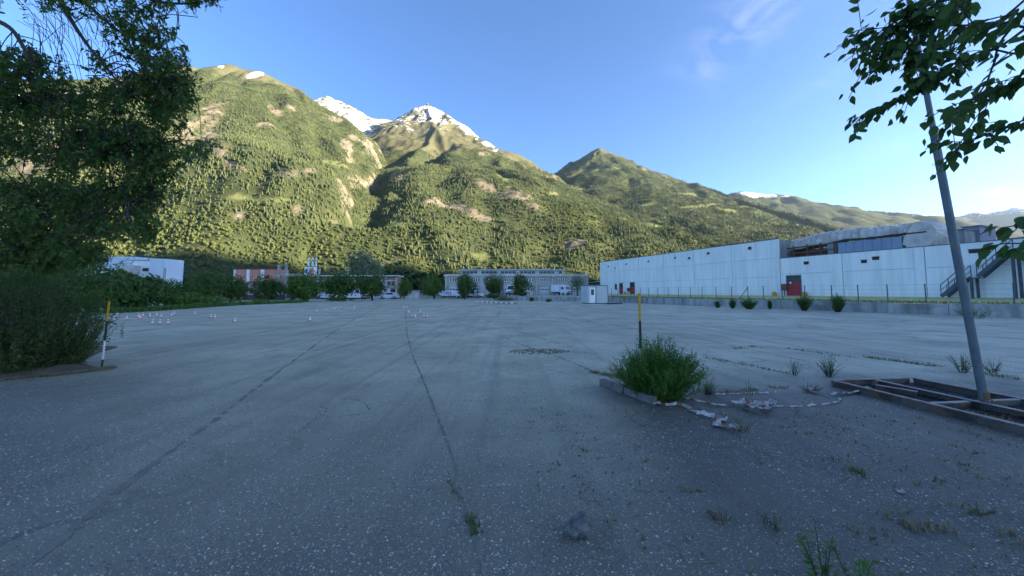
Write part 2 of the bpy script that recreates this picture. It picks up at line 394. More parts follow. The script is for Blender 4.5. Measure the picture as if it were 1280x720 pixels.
RD = [([(400, 152, 4692), (412, 122, 4624), (440, 133, 4556), (462, 148, 4488), (495, 151, 4488), (520, 165, 4420)], .9),
      ([(462, 148, 4488), (478, 172, 4012), (492, 200, 3536)], 1.0), ([(412, 122, 4624), (440, 165, 4080), (470, 200, 3604)], .9)]
mountain('mountain', -3000, -450, 3300, 5300, 21, RD, 51, dict(rock=[(470, 175, 80, 60, 0)]), snow=dict(bands=((950, 1350, .50),)), tree_line=340, gully=80)
RE = [([(640, 240, 7296), (690, 218, 7144), (760, 240, 7068), (880, 246, 6840), (926, 240, 6688), (975, 244, 6460), (1010, 252, 6232), (1080, 262, 5776), (1150, 268, 5320), (1200, 275, 4940), (1255, 289, 4484), (1330, 300, 4028), (1420, 318, 3572)], .55),
      ([(926, 240, 6688), (960, 268, 5472), (990, 300, 4560)], .5), ([(1080, 262, 5776), (1110, 285, 4788), (1150, 320, 3800)], .5)]
mountain('mountain', 150, 7300, 3200, 7800, 42, RE, 61, dict(rock=[]), snow=dict(spots=[(950, 243, 40, 4, 3), (690, 219, 12, 4, 0), (1160, 269, 20, 2, 0)], bands=((1790, 1980, .9),)), tree_line=1550, gully=90)
RF = [([(1100, 300, 8835), (1190, 271, 8550), (1222, 265, 8436), (1250, 265, 8265), (1268, 259, 8151), (1295, 262, 7980), (1340, 270, 7695), (1450, 285, 7410)], .45)]
mountain('mountain', 6300, 13800, 6300, 10000, 75, RF, 71, dict(rock=[]), snow=dict(bands=((1540, 1830, .9),), spots=[(1268, 260, 14, 2, 0)]), tree_line=1030, gully=120)
# the mountain on the near side of the valley, beside and behind the viewer, that keeps the valley floor in its shade
def crest(x, y, up, far=7000):
    h = Vector((sdir.x, sdir.y)).normalized()
    return ('w', x+far*h.x, y+far*h.y, up+far*math.tan(SUN_EL))
RG = [([('w', 1900, -1250, 380), ('w', 2800, -1050, 800), ('w', 3500, -1000, 1150), ('w', 4200, -950, 1450), crest(-1900, 1050, 34), crest(-1500, 1050, 32), crest(-1000, 1050, 22), crest(-500, 1000, 18), crest(0, 1000, 26), crest(500, 1000, 34), crest(1100, 1050, 44), crest(2000, 1300, 60), crest(3600, 1500, 50)], .95)]
mountain('mountain', 700, 12600, -3600, 1500, 65, RG, 81, dict(rock=[]), gully=0, warp=0)

# ---- forest on the slopes and the valley floor
def blob_tree(seed, n, conifer):
    r = random.Random(seed); mb = MB()
    if conifer:
        lev = 6
        for i in range(lev):
            z0 = .06+.84*i/lev; z1 = z0+.30; rad = .20*(1-i/lev)**.8+.03; ns = 7
            a0 = r.random()*6
            base = [(rad*(.7+.5*r.random())*math.cos(a0+6.283*j/ns), rad*(.7+.5*r.random())*math.sin(a0+6.283*j/ns), z0-.04*r.random()) for j in range(ns)]
            mb.add(base+[(r.gauss(0, .01), r.gauss(0, .01), min(1, z1))], [(j, (j+1) % ns, ns) for j in range(ns)])
    else:
        for i in range(n):
            th = r.random()*6.283; u = r.random()*2-1; rr = (.55+.45*r.random())
            x = .40*rr*math.sqrt(1-u*u)*math.cos(th); y = .40*rr*math.sqrt(1-u*u)*math.sin(th); z = .56+.42*rr*u
            nrm = Vector((x, y, (z-.5)*.9+.15)).normalized(); nrm = (nrm+Vector((r.gauss(0, .45), r.gauss(0, .45), r.gauss(0, .45)))).normalized()
            q = nrm.to_track_quat('Z', 'Y'); s = .075+.05*r.random(); k = []
            for j in range(4):
                a = j*1.5708+r.random()*.7
                k.append(Vector((x, y, z))+q @ Vector((s*math.cos(a), s*math.sin(a), r.gauss(0, .012))))
            mb.add(k, [(0, 1, 2, 3)])
        mb.tube([(0, 0, -.03), (0, 0, .5)], [.03, .015], 5)
    return mb
def forest_mat(name, a, b, c):
    t = NT(name); f = t.rand()
    pos = t.n.new('ShaderNodeNewGeometry').outputs['Position']
    col = t.mix(f, a, b); col = t.mix(t.rng(t.noise(.009, 4, .6, 0, pos), .42, .62), col, c)
    t.done(col, .8); t.b.inputs['Specular IOR Level'].default_value = .1
    return t.m
M_CON = forest_mat('conifer_needles', (.076, .096, .040), (.118, .132, .055), (.060, .080, .036))
M_BRO = forest_mat('broadleaf_leaves', (.104, .130, .040), (.160, .174, .058), (.088, .116, .040))
def scatter(name, proto, pts, scl, kind='stuff'):
    me = bpy.data.meshes.new(name); n = len(pts); me.vertices.add(n)
    me.vertices.foreach_set('co', np.asarray(pts, np.float32).ravel())
    at = me.attributes.new('size', 'FLOAT_VECTOR', 'POINT'); at.data.foreach_set('vector', np.asarray(scl, np.float32).ravel())
    at = me.attributes.new('turn', 'FLOAT_VECTOR', 'POINT')
    rt = np.zeros((n, 3), np.float32); rt[:, 2] = np.random.RandomState(n).rand(n)*6.283
    at.data.foreach_set('vector', rt.ravel())
    o = bpy.data.objects.new(name, me); C.objects.link(o); o['kind'] = kind
    ng = bpy.data.node_groups.new(name, 'GeometryNodeTree')
    ng.interface.new_socket('Geometry', in_out='INPUT', socket_type='NodeSocketGeometry')
    ng.interface.new_socket('Geometry', in_out='OUTPUT', socket_type='NodeSocketGeometry')
    N, L = ng.nodes, ng.links
    gi = N.new('NodeGroupInput'); go = N.new('NodeGroupOutput'); m2p = N.new('GeometryNodeMeshToPoints'); iop = N.new('GeometryNodeInstanceOnPoints')
    oi = N.new('GeometryNodeObjectInfo'); oi.inputs['Object'].default_value = proto
    sa = N.new('GeometryNodeInputNamedAttribute'); sa.data_type = 'FLOAT_VECTOR'; sa.inputs['Name'].default_value = 'size'
    ra = N.new('GeometryNodeInputNamedAttribute'); ra.data_type = 'FLOAT_VECTOR'; ra.inputs['Name'].default_value = 'turn'
    L.new(gi.outputs[0], m2p.inputs['Mesh']); L.new(m2p.outputs[0], iop.inputs['Points']); L.new(oi.outputs['Geometry'], iop.inputs['Instance'])
    L.new(ra.outputs['Attribute'], iop.inputs['Rotation']); L.new(sa.outputs['Attribute'], iop.inputs['Scale'])
    L.new(iop.outputs[0], go.inputs[0])
    md = o.modifiers.new('scatter', 'NODES'); md.node_group = ng
    return o
def proto(name, mb, mat):
    return bpy.data.objects.new(name, mb.mesh(name, mat))     # never linked: only the scatter uses its mesh
def wood_points(T, spacing, seed, lo, hi, keep=1.0):
    rs = np.random.RandomState(seed)
    x0, x1, y0, y1 = T['xs'][0], T['xs'][-1], T['ys'][0], T['ys'][-1]
    n = int((x1-x0)*(y1-y0)/spacing**2)
    x = rs.uniform(x0, x1, n); y = rs.uniform(y0, y1, n)
    z = sample(T, T['H'], x, y); b = sample(T, T['bare'], x, y); gx = sample(T, T['gx'], x, y); gy = sample(T, T['gy'], x, y)
    facing = (-gx*-x + -gy*-y + 1*(EYE-z))/np.hypot(x, y)       # slope turned to the viewer
    fb = fbm(x/120, y/120, seed, 4)
    k = (z > lo) & (z < hi) & (np.abs(x) < 1.42*y+60) & (facing > -.12) & (rs.rand(n) > np.clip(b*1.25-.12, 0, .96)) & (rs.rand(n) < keep*np.clip(1.0+1.0*fb, .28, 1))
    return x[k], y[k], z[k]
pc = [], []; pb = [], []
for T, sp, seed, hi in ((TA, 8.2, 5, 1500), (TB, 9.4, 6, 1500), (TC, 12.5, 7, 1800)):
    x, y, z = wood_points(T, sp, seed, 2, hi)
    rs = np.random.RandomState(seed+90)
    alt = z/750+.75*fbm(x/260, y/260, seed+2, 4)+rs.normal(0, .18, len(x))
    con = alt > .34
    hgt = (8+13*rs.rand(len(x))**1.4)*(1.15 if T is TC else 1)*np.clip(1.25-z/2600, .5, 1)
    for sel, (pp, ss), wd in ((con, pc, 1.15), (~con, pb, 1.0)):
        h = hgt[sel]*(.82 if wd > 1 else .54); w = h*wd*rs.uniform(.85, 1.25, len(h))
        pp.append(np.stack([x[sel], y[sel], z[sel]-.4], -1)); ss.append(np.stack([w, w, h], -1))
scatter('conifer_forest', proto('conifer', blob_tree(1, 0, True), M_CON), np.concatenate(pc[0]), np.concatenate(pc[1]))
scatter('broadleaf_forest', proto('broadleaf', blob_tree(2, 170, False), M_BRO), np.concatenate(pb[0]), np.concatenate(pb[1]))
print('forest', sum(map(len, pc[0])), sum(map(len, pb[0])))

# ---- valley floor
t = NT('valley_grass')
col = t.mix(t.rng(t.noise(.02, 6, .6), .35, .65), (.060, .085, .025), (.11, .125, .045))
col = t.mix(t.rng(t.noise(.9, 5, .7), .45, .65), col, (.05, .06, .02))
M_GRASS = t.done(col, .95); t.bump(t.noise(6, 5, .7), .6, .05)
mb = MB(); mb.add([(-15000, -5000, -.06), (15000, -5000, -.06), (15000, 11500, -.06), (-15000, 11500, -.06)], [(0, 1, 2, 3)])
tag(mb.build('ground', M_GRASS), kind='structure')
# ------------------------------------------------------------------ shared materials
M_CONC = plain('concrete', (.34, .34, .33), (.24, .24, .235), 1.2, .9, bump=.3, stretch=(1, 1, .35))
M_KERB = plain('kerb_concrete', (.21, .185, .165), (.12, .11, .10), 9, .95, bump=.6)
M_WHITE = plain('white_paint', (.78, .79, .80), (.66, .67, .68), 1.5, .5)
M_DARK = plain('dark_rubber', (.02, .02, .022), (.035, .035, .036), 12, .7)
M_GLASS = plain('window_glass', (.03, .04, .05), (.05, .06, .07), 2, .12)
M_STEEL = plain('galvanised_steel', (.14, .165, .185), (.10, .118, .135), 3, .5, .3, bump=.05)
M_RUST = plain('rusty_steel', (.20, .105, .06), (.10, .06, .045), 7, .85, .1, bump=.3)
M_BARK = plain('bark', (.085, .068, .052), (.045, .036, .028), 8, .95, bump=.8, stretch=(1, 1, .25))
M_TWIG = plain('twig_bark', (.07, .055, .045), (.04, .032, .027), 10, .9)
M_RED = plain('red_paint', (.38, .035, .04), (.27, .03, .035), 2.5, .6)
M_YEL = plain('yellow_paint', (.62, .33, .02), (.48, .25, .02), 9, .6)
M_BLK = plain('black_paint', (.018, .018, .02), (.04, .04, .04), 9, .6)
M_STK = plain('stake_white', (.72, .71, .68), (.5, .49, .46), 9, .6)
M_SOIL = plain('dry_soil', (.15, .115, .08), (.085, .066, .05), 3, 1, bump=1, bscale=14)
M_STRAW = leafmat('dry_straw', (.30, .25, .13), (.19, .16, .09), .2, 3)
M_ELM = leafmat('elm_leaves', (.080, .145, .028), (.125, .19, .040), .42, .6)
M_NEAR = leafmat('broad_leaves', (.05, .11, .026), (.085, .15, .035), .45, 1.5)
M_BUSH = leafmat('bush_leaves', (.062, .15, .026), (.115, .21, .038), .30, 2.2)
M_WEED = leafmat('weed_leaves', (.075, .14, .04), (.12, .17, .055), .3, 3)
M_GREY = leafmat('silvery_leaves', (.16, .21, .17), (.22, .26, .20), .2, 5)
M_TREE = [leafmat('tree_leaves', (.050, .098, .020), (.088, .145, .030), .25, .5), leafmat('lime_leaves', (.07, .135, .022), (.12, .19, .032), .3, .5),
          leafmat('willow_leaves', (.15, .19, .11), (.20, .24, .14), .3, .5), leafmat('copper_leaves', (.11, .07, .03), (.15, .10, .04), .3, .8)]

# ------------------------------------------------------------------ asphalt of the lot
t = NT('worn_asphalt')
co = t.co
big = t.noise(.11, 5, .6, .4); mid = t.noise(.55, 6, .65, .2); fine = t.noise(9, 6, .7)
base = t.mix(t.rng(big, .36, .64), (.335, .325, .238), (.51, .495, .365))
base = t.mix(t.rng(mid, .40, .66), base, (.275, .267, .198))
strk = t.noise(1.0, 5, .6, 0, t.map((1.2, .06, 1), (0, 0, .05)))
base = t.mix(t.rng(strk, .5, .75, 0, .45), base, (.54, .505, .39))
# a darker patch on the near right with an uneven border
sep = t.n.new('ShaderNodeSeparateXYZ'); t.l.new(co, sep.inputs[0])
wob = t.math('MULTIPLY', t.math('SUBTRACT', t.noise(.7, 5, .6), .5), 2.2)
dx = t.math('ADD', t.math('SUBTRACT', sep.outputs[0], t.math('MULTIPLY', sep.outputs[1], .10)), wob)
near = t.math('MULTIPLY', t.rng(dx, .2, 1.5), t.rng(t.math('ADD', sep.outputs[1], wob), 8.2, 6.2))
base = t.mix(t.math('MULTIPLY', near, .82), base, (.027, .027, .023))
dx2 = t.math('ADD', t.math('ADD', sep.outputs[0], t.math('MULTIPLY', sep.outputs[1], .35)), wob)
left = t.math('MULTIPLY', t.rng(dx2, -2.4, -4.2), t.rng(t.math('ADD', sep.outputs[1], wob), 9.5, 7.0))
base = t.mix(t.math('MULTIPLY', left, .62), base, (.090, .086, .070))
stn = t.rng(t.noise(.42, 4, .55, .6), .58, .70, 0, .5); base = t.mix(stn, base, (.15, .142, .115))
tyr = t.math('MULTIPLY', t.rng(t.noise(1.0, 3, .5, 0, t.map((2.6, .05, 1), (0, 0, -.12))), .54, .66), .4); base = t.mix(tyr, base, (.19, .18, .145))
# near ground coloured darker for its micro-shadowing seen from above, with an uneven border
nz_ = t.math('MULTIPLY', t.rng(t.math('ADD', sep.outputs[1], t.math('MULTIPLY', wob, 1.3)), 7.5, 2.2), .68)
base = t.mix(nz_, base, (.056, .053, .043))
# aggregate chips of uneven size
wv0 = t.n.new('ShaderNodeTexNoise'); t.l.new(co, wv0.inputs['Vector']); wv0.inputs['Scale'].default_value = 60; wv0.inputs['Detail'].default_value = 3
vm0 = t.n.new('ShaderNodeVectorMath'); vm0.operation = 'MULTIPLY_ADD'; t.l.new(wv0.outputs['Color'], vm0.inputs[0]); vm0.inputs[1].default_value = (.022, .022, 0); t.l.new(co, vm0.inputs[2])
clus = t.rng(t.noise(1.7, 5, .7), .40, .64)
for sc_, thr, amt in ((48, .80, .8), (80, .72, .75), (130, .66, .65), (120, 2, 0)):
    if not amt: continue
    ch = t.n.new('ShaderNodeTexVoronoi'); t.l.new(vm0.outputs[0], ch.inputs['Vector']); ch.inputs['Scale'].default_value = sc_
    sp = t.n.new('ShaderNodeSeparateColor'); t.l.new(ch.outputs['Color'], sp.inputs[0])
    m = t.math('MULTIPLY', t.math('GREATER_THAN', sp.outputs[0], thr), t.math('LESS_THAN', ch.outputs['Distance'], t.rng(sp.outputs[1], 0, 1, .12, .48)))
    m = t.math('MULTIPLY', m, t.math('MULTIPLY', t.math('MULTIPLY', t.rng(clus, 0, 1, .5, 1), t.rng(near, 0, 1, 1, .75)), amt))
    base = t.mix(m, base, t.mix(sp.outputs[2], (.14, .135, .115), (.46, .445, .385)))
# hairline cracks
wv = t.n.new('ShaderNodeTexNoise'); t.l.new(co, wv.inputs['Vector']); wv.inputs['Scale'].default_value = .9; wv.inputs['Detail'].default_value = 6
vm = t.n.new('ShaderNodeVectorMath'); vm.operation = 'MULTIPLY_ADD'; t.l.new(wv.outputs['Color'], vm.inputs[0]); vm.inputs[1].default_value = (1.6, 1.6, 0); t.l.new(co, vm.inputs[2])
ck = t.voro(.33, 'DISTANCE_TO_EDGE', 'Distance', vm.outputs[0])
crk = t.math('MULTIPLY', t.rng(ck, .004, .012, 1, 0), t.rng(t.noise(.25, 3), .48, .6))
base = t.mix(t.math('MULTIPLY', crk, .4), base, (.045, .045, .045))
hgt = t.math('ADD', t.math('MULTIPLY', fine, .6), t.noise(60, 4, .7))
t.bump(t.math('SUBTRACT', hgt, t.math('MULTIPLY', crk, 1.5)), .9, .016)
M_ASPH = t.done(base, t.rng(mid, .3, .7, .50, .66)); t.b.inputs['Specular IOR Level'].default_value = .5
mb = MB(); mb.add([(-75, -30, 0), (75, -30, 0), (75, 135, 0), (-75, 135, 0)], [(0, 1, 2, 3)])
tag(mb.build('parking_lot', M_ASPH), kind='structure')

def ribbon(mb, pts, w, z, mi=0, jit=.0, seed=0, n_sub=6, gap=.10):
    """flat strip on the ground along a list of points"""
    r = random.Random(seed); q = []
    for a, b in zip(pts[:-1], pts[1:]):
        for i in range(n_sub):
            p = a.lerp(b, i/n_sub); q.append(p+Vector((r.gauss(0, jit), r.gauss(0, jit), 0)))
    q.append(pts[-1].copy()); vs = []
    for i, p in enumerate(q):
        d = (q[min(i+1, len(q)-1)]-q[max(i-1, 0)]); d.z = 0; d.normalize(); nrm = Vector((-d.y, d.x, 0)); ww = w*(.25+1.2*r.random())/2
        vs += [(p.x+nrm.x*ww, p.y+nrm.y*ww, z), (p.x-nrm.x*ww, p.y-nrm.y*ww, z)]
    mb.add(vs, [(2*i, 2*i+1, 2*i+3, 2*i+2) for i in range(len(q)-1) if r.random() > gap], mi)
def GP(*pp): return [G(x, y) for x, y in pp]
M_TAR = plain('tar_seam', (.135, .13, .105), (.20, .19, .155), 3, .75, bump=.3)
SEAMS = [([(478, 381), (430, 406), (396, 430), (330, 478), (262, 530), (200, 574), (150, 612), (100, 655), (40, 705)], .06),
         ([(506, 386), (509, 420), (516, 445), (530, 478), (548, 525), (566, 572), (584, 632), (598, 690), (606, 719)], .035),
         ([(626, 420), (660, 434), (700, 447), (750, 468)], .06), ([(596, 396), (640, 412), (700, 430)], .05),
         ([(0, 470), (200, 440), (330, 415), (430, 390)], .05), ([(560, 384), (660, 393), (760, 405), (880, 425), (1010, 452)], .07),
         ([(690, 392), (820, 400), (960, 418), (1120, 446), (1280, 478)], .06),
         ([(640, 382), (820, 390), (1050, 400), (1280, 416)], .08), ([(300, 400), (180, 412), (140, 418)], .05)]
for i, (pp, w) in enumerate(SEAMS):
    mb = MB(); ribbon(mb, GP(*pp), w, .004, 0, .006, i, 18)
    tag(mb.build('asphalt_seam', M_TAR), kind='structure')

# fine broken cracks branching through the old surface
r = random.Random(17); mb = MB()
for i in range(60):
    p = Vector((r.uniform(-9, 9), r.uniform(2.6, 18), 0)); a = r.choice((0, 1.57))+r.gauss(0, .5); pts = [p]
    for j in range(r.randrange(6, 22)): a += r.gauss(0, .6); p = p+Vector((math.cos(a), math.sin(a), 0))*r.uniform(.06, .18); pts.append(p)
    ribbon(mb, pts, r.uniform(.003, .008)*(1+p.y*.10), .0045+i*.00001, 0, .004, i, 3, .22)
tag(mb.build('asphalt_cracks', plain('crack_shadow', (.045, .043, .038), (.08, .077, .066), 4, .95)), kind='stuff')
# loose chips lying on the asphalt: one mass
def chip(seed):
    r = random.Random(seed); bm = bmesh.new(); bmesh.ops.create_icosphere(bm, subdivisions=1, radius=1)
    for v in bm.verts: v.co = Vector((v.co.x*(1+r.gauss(0, .16)), v.co.y*(.75+r.gauss(0, .12)), max(-.2, v.co.z*(.5+r.gauss(0, .1)))))
    mb = MB(); mb.add([v.co for v in bm.verts], [[v.index for v in f.verts] for f in bm.faces]); bm.free(); return mb
t = NT('stone_chips'); f = t.rand()
M_CHIP = t.done(t.mix(t.rng(f, .55, 1), t.mix(t.rng(f, 0, .55), (.10, .10, .09), (.26, .255, .225)), (.60, .585, .51)), .8)
rs = np.random.RandomState(3); n = 330000
yy = 1.3+9*rs.rand(n)**1.9; xx = (rs.rand(n)*2-1)*(1.0+yy*1.42)
dens = .75+.9*fbm(xx/.9, yy/.9, 4, 4)+.25*np.clip(1-yy/5, 0, 1)+.2*np.exp(-((xx+.3)/1.6)**2)
dens = dens-.35*np.clip((xx-.4-.1*yy)/1.2, 0, 1)
k = rs.rand(n) < np.clip(dens, .06, 1); xx, yy = xx[k], yy[k]; n = len(xx)
s = np.abs(rs.normal(0, 1, n))**1.6*.0022+.0016
s = np.clip(s, 0, .010)*(.75+.25*np.clip(yy/4, 0, 1.5))
scatter('loose_chips', proto('chip', chip(5), M_CHIP), np.stack([xx, yy, np.full(n, .001)], -1), np.stack([s, s, s], -1))

# ------------------------------------------------------------------ leaf and plant helpers
def quad_leaf(mb, p, d, nrm, L, W, mi=0, fold=.25):
    d = d.normalized(); s_ = d.cross(nrm)
    if s_.length < 1e-4: s_ = d.cross(Vector((.3, .5, .8)))
    s_.normalize(); u = s_.cross(d)
    mb.add([p, p+d*L*.45+s_*W/2+u*W*fold, p+d*L, p+d*L*.45-s_*W/2+u*W*fold], [(0, 1, 2, 3)], mi)
def rv(r, k=1): return Vector((r.gauss(0, k), r.gauss(0, k), r.gauss(0, k)))
def leafy_stem(mbS, mbL, p0, p1, bow, r, nleaf, L, W, rad=.004, start=.15, droop=.2):
    """a curved stem from p0 to p1 carrying alternate leaves"""
    mid = (p0+p1)/2+bow; pts = [p0.lerp(mid, t).lerp(mid.lerp(p1, t), t) for t in (0, .25, .5, .75, 1)]
    mbS.tube(pts, [rad, rad*.9, rad*.75, rad*.55, rad*.3], 4, cap=False)
    for i in range(nleaf):
        t = start+(1-start)*(i+r.random())/nleaf
        p = p0.lerp(mid, t).lerp(mid.lerp(p1, t), t); ax = (p1-p0).normalized()
        d = (rv(r).cross(ax).normalized()+ax*.6+Vector((0, 0, -droop))).normalized()
        k = (.6+.6*r.random())*(1.1-.45*t)
        quad_leaf(mbL, p, d, (Vector((0, 0, 1))+rv(r, .5)).normalized(), L*k, W*k)
def weed(name, loc, h, spread, nst, nleaf, L, W, mat, label, cat='plant', group=None, seed=0, base_r=.05, lean=(0, 0)):
    r = random.Random(seed+991); S, Lf = MB(), MB()
    for i in range(nst):
        a = r.random()*6.283; q = math.sqrt(r.random())
        p0 = Vector((math.cos(a)*q*base_r, math.sin(a)*q*base_r, -.01)); a2 = a+r.gauss(0, .6)
        hh = h*(.55+.5*r.random())*(1-.35*q); sp = spread*q*(.6+.6*r.random())
        p1 = Vector((p0.x+math.cos(a2)*sp+lean[0]*hh, p0.y+math.sin(a2)*sp+lean[1]*hh, hh))
        leafy_stem(S, Lf, p0, p1, Vector((-math.cos(a2)*sp*.15, -math.sin(a2)*sp*.15, hh*.12)), r, nleaf, L, W, .0025+h*.003)
    e = empty(name, loc, label, cat, group)
    S.build('stem', M_TWIG if mat is not M_GREY else M_GREY, e); Lf.build('foliage', mat, e)['kind'] = 'stuff'
    return e
def tuft(mb, p, h, n, r, spread=.5, w=.004):
    for i in range(n):
        a = r.random()*6.283; hh = h*(.4+.7*r.random()); sp = spread*hh*r.random()
        b = p+Vector((r.gauss(0, h*.12), r.gauss(0, h*.12), -.003)); m = b+Vector((math.cos(a)*sp*.4, math.sin(a)*sp*.4, hh*.6)); tip = b+Vector((math.cos(a)*sp, math.sin(a)*sp, hh))
        sd_ = Vector((-math.sin(a), math.cos(a), 0))*w*(.6+.8*r.random())
        mb.add([b-sd_, b+sd_, m+sd_*.8, m-sd_*.8, tip], [(0, 1, 2, 3), (3, 2, 4)], 0 if r.random() < .6 else 1)

# ------------------------------------------------------------------ cracks and patches with grass: masses nobody could count
def grass_line(name, pp, dens, h, mats, seed, width=.04):
    r = random.Random(seed); mb = MB(); pts = GP(*pp)
    for a, b in zip(pts[:-1], pts[1:]):
        L = (b-a).length
        for i in range(int(L*dens)):
            p = a.lerp(b, r.random())+Vector((r.gauss(0, width), r.gauss(0, width), 0))
            if vnoise(np.array([p.x*3.2]), np.array([p.y*3.2]), seed)[0] < .42: continue
            tuft(mb, p, h*(.5+r.random()), 5, r, .9, .0035)
    tag(mb.build(name, mats), kind='stuff')
GM = [M_WEED, M_STRAW]; DM = [M_STRAW, M_STRAW]
for i, (pp, dn, h, mats, w) in enumerate((
  ([(881, 447), (918, 454), (934, 457), (984, 467)], 60, .05, DM, .05), ([(912, 437), (945, 433)], 60, .04, GM, .05),
  ([(1075, 446), (1160, 457), (1230, 467), (1280, 476)], 90, .06, GM, .06), ([(960, 432), (1040, 444), (1070, 447)], 40, .04, GM, .05),
  ([(586, 645), (594, 668), (598, 688)], 360, .03, GM, .02), ([(560, 600), (575, 625)], 110, .015, DM, .012),
  ([(1058, 656), (1110, 655), (1178, 660)], 150, .05, DM, .045), ([(1004, 571), (1045, 580), (1082, 594)], 170, .05, GM, .02),
  ([(1136, 610), (1150, 622), (1170, 632)], 110, .05, DM, .05), ([(1236, 618), (1262, 630), (1280, 632)], 110, .04, GM, .05), ([(1190, 638), (1235, 660), (1280, 680)], 100, .045, DM, .06),
  ([(740, 466), (765, 470), (782, 474)], 200, .06, DM, .05), ([(878, 492), (935, 488), (985, 484)], 110, .03, DM, .06), ([(900, 546), (930, 570), (960, 590)], 60, .03, GM, .05),
  ([(640, 452), (720, 470)], 16, .02, DM, .03), ([(1000, 520), (1060, 540)], 25, .02, DM, .05),
  ([(1150, 505), (1200, 515), (1250, 528), (1280, 540)], 260, .045, DM, .09), ([(820, 596), (835, 625)], 60, .025, GM, .02))):
    grass_line('crack_grass', pp, dn, h, mats, 40+i, w)
r = random.Random(61); mb = MB()
for i in range(620):
    q = Vector((r.uniform(.2, 5.6), r.uniform(1.6, 5.4), 0))
    if vnoise(np.array([q.x*.9]), np.array([q.y*.9]), 8)[0] < .5: continue
    for j in range(r.choice((1, 1, 2, 5))): tuft(mb, q+Vector((r.gauss(0, .03), r.gauss(0, .03), 0)), r.uniform(.010, .040), r.choice((3, 5, 8)), r, 1.3, .0028)
tag(mb.build('sparse_sprigs', [M_STRAW, M_WEED]), kind='stuff')
# dry stalks and bits of straw strewn over the dark near ground
r = random.Random(71); mb = MB()
for i in range(230):
    q = Vector((r.uniform(.1, 5.2), r.uniform(1.7, 5.0), 0)); a = r.random()*3.14; L = r.uniform(.03, .16); k = [q]
    for j in range(4): a += r.gauss(0, .3); k.append(k[-1]+Vector((math.cos(a), math.sin(a), 0))*L/4)
    mb.tube([v+Vector((0, 0, .004+.01*math.sin(.8*n_)*r.random())) for n_, v in enumerate(k)], r.uniform(.0007, .0018), 3, 0, False)
tag(mb.build('dry_stalks', [plain('bleached_straw', (.36, .32, .24), (.18, .15, .11), 9, .9)]), kind='stuff')
# the flat green patch and weeds in the middle of the lot
r = random.Random(5); mb = MB()
for i in range(420):
    a = r.random()*6.283; q = math.sqrt(r.random()); c = G(673, 439.5)
    tuft(mb, c+Vector((math.cos(a)*q*.78+r.gauss(0, .08), math.sin(a)*q*.40+r.gauss(0, .08), 0)), .035, 5, r, 1.0, .004)
tag(mb.build('grass_patch', GM), kind='stuff')

# ------------------------------------------------------------------ foreground bush, kerb, stakes
def bush_big():
    r = random.Random(12); S, Lf = MB(), MB()
    for i in range(330):
        a = r.random()*6.283; q = math.sqrt(r.random()); p0 = Vector((math.cos(a)*q*.30, math.sin(a)*q*.24, 0))
        a2 = a+r.gauss(0, .6); hh = (.98-.50*q**2)*(.55+.46*r.random()); sp = .46*q*(.5+.8*r.random())
        p1 = Vector((p0.x+math.cos(a2)*sp, p0.y+math.sin(a2)*sp, hh))
        leafy_stem(S, Lf, p0, p1, Vector((r.gauss(0, .05), r.gauss(0, .05), hh*.10)), r, 46, .048, .018, .0035, .06, .0)
        for kk in range(3):
            tt = .35+.5*r.random(); pa = p0.lerp(p1, tt); pb_ = pa+Vector((r.gauss(0, .08), r.gauss(0, .08), .10+.12*r.random()))
            leafy_stem(S, Lf, pa, pb_, Vector((0, 0, 0)), r, 18, .040, .015, .002, .1, 0)
    e = empty('bush', G(823, 497), 'dense dark green bush growing over the broken kerb beside the yellow stake', 'bush')
    S.build('stem', M_BUSH, e); Lf.build('foliage', M_BUSH, e)['kind'] = 'stuff'
bush_big()
ks = empty('kerb', (0, 0, 0), 'short row of weathered concrete kerb stones half hidden by the bush', 'kerb')
a, b = G(748, 482), G(795.5, 499); d = (b-a).normalized(); nrm = Vector((-d.y, d.x, 0))
for i in range(4):
    q0 = a+d*(.305*i+.012); q1 = a+d*(.305*(i+1)-.012); rr = random.Random(i)
    q0 = q0+nrm*rr.uniform(-.01, .01); q1 = q1+nrm*rr.uniform(-.012, .012); h = .115+rr.uniform(-.008, .008); mb = MB()
    mb.hexa([q0, q1, q1+nrm*.13, q0+nrm*.13]+[v+Vector((0, 0, h)) for v in (q0, q1, q1+nrm*.12, q0+nrm*.12)])
    bevel(mb.build('kerb_stone', M_KERB, ks), .014, 2)
def stake(base, top, bands, rad, label):
    e = empty('marker_stake', base, label, 'stake'); ax = Vector(top)-Vector(base)
    for f0, f1, m in bands:
        mb = MB(); mb.tube([ax*f0, ax*f1], rad, 10); mb.build('painted_band', m, e)
    return e
b0 = G(127, 461); stake(b0, P(136.5, 377, b0.y-.05), [(0, .14, M_BLK), (.14, .42, M_STK), (.42, .71, M_BLK), (.71, 1, M_YEL)], .018, 'leaning stake banded black, white and yellow beside the left hedge')
b0 = Vector((P(802, 480, 6.15).x, 6.15, .02)); stake(b0, P(799, 366.5, 6.1), [(0, .20, M_BLK), (.20, .45, M_STK), (.45, .72, M_BLK), (.72, 1, M_YEL)], .02, 'upright yellow and black stake rising behind the bush')
tuft_w = weed('weed', G(884, 493), .26, .10, 26, 9, .05, .008, M_WEED, 'bright grass tuft at the right edge of the bush', seed=3)
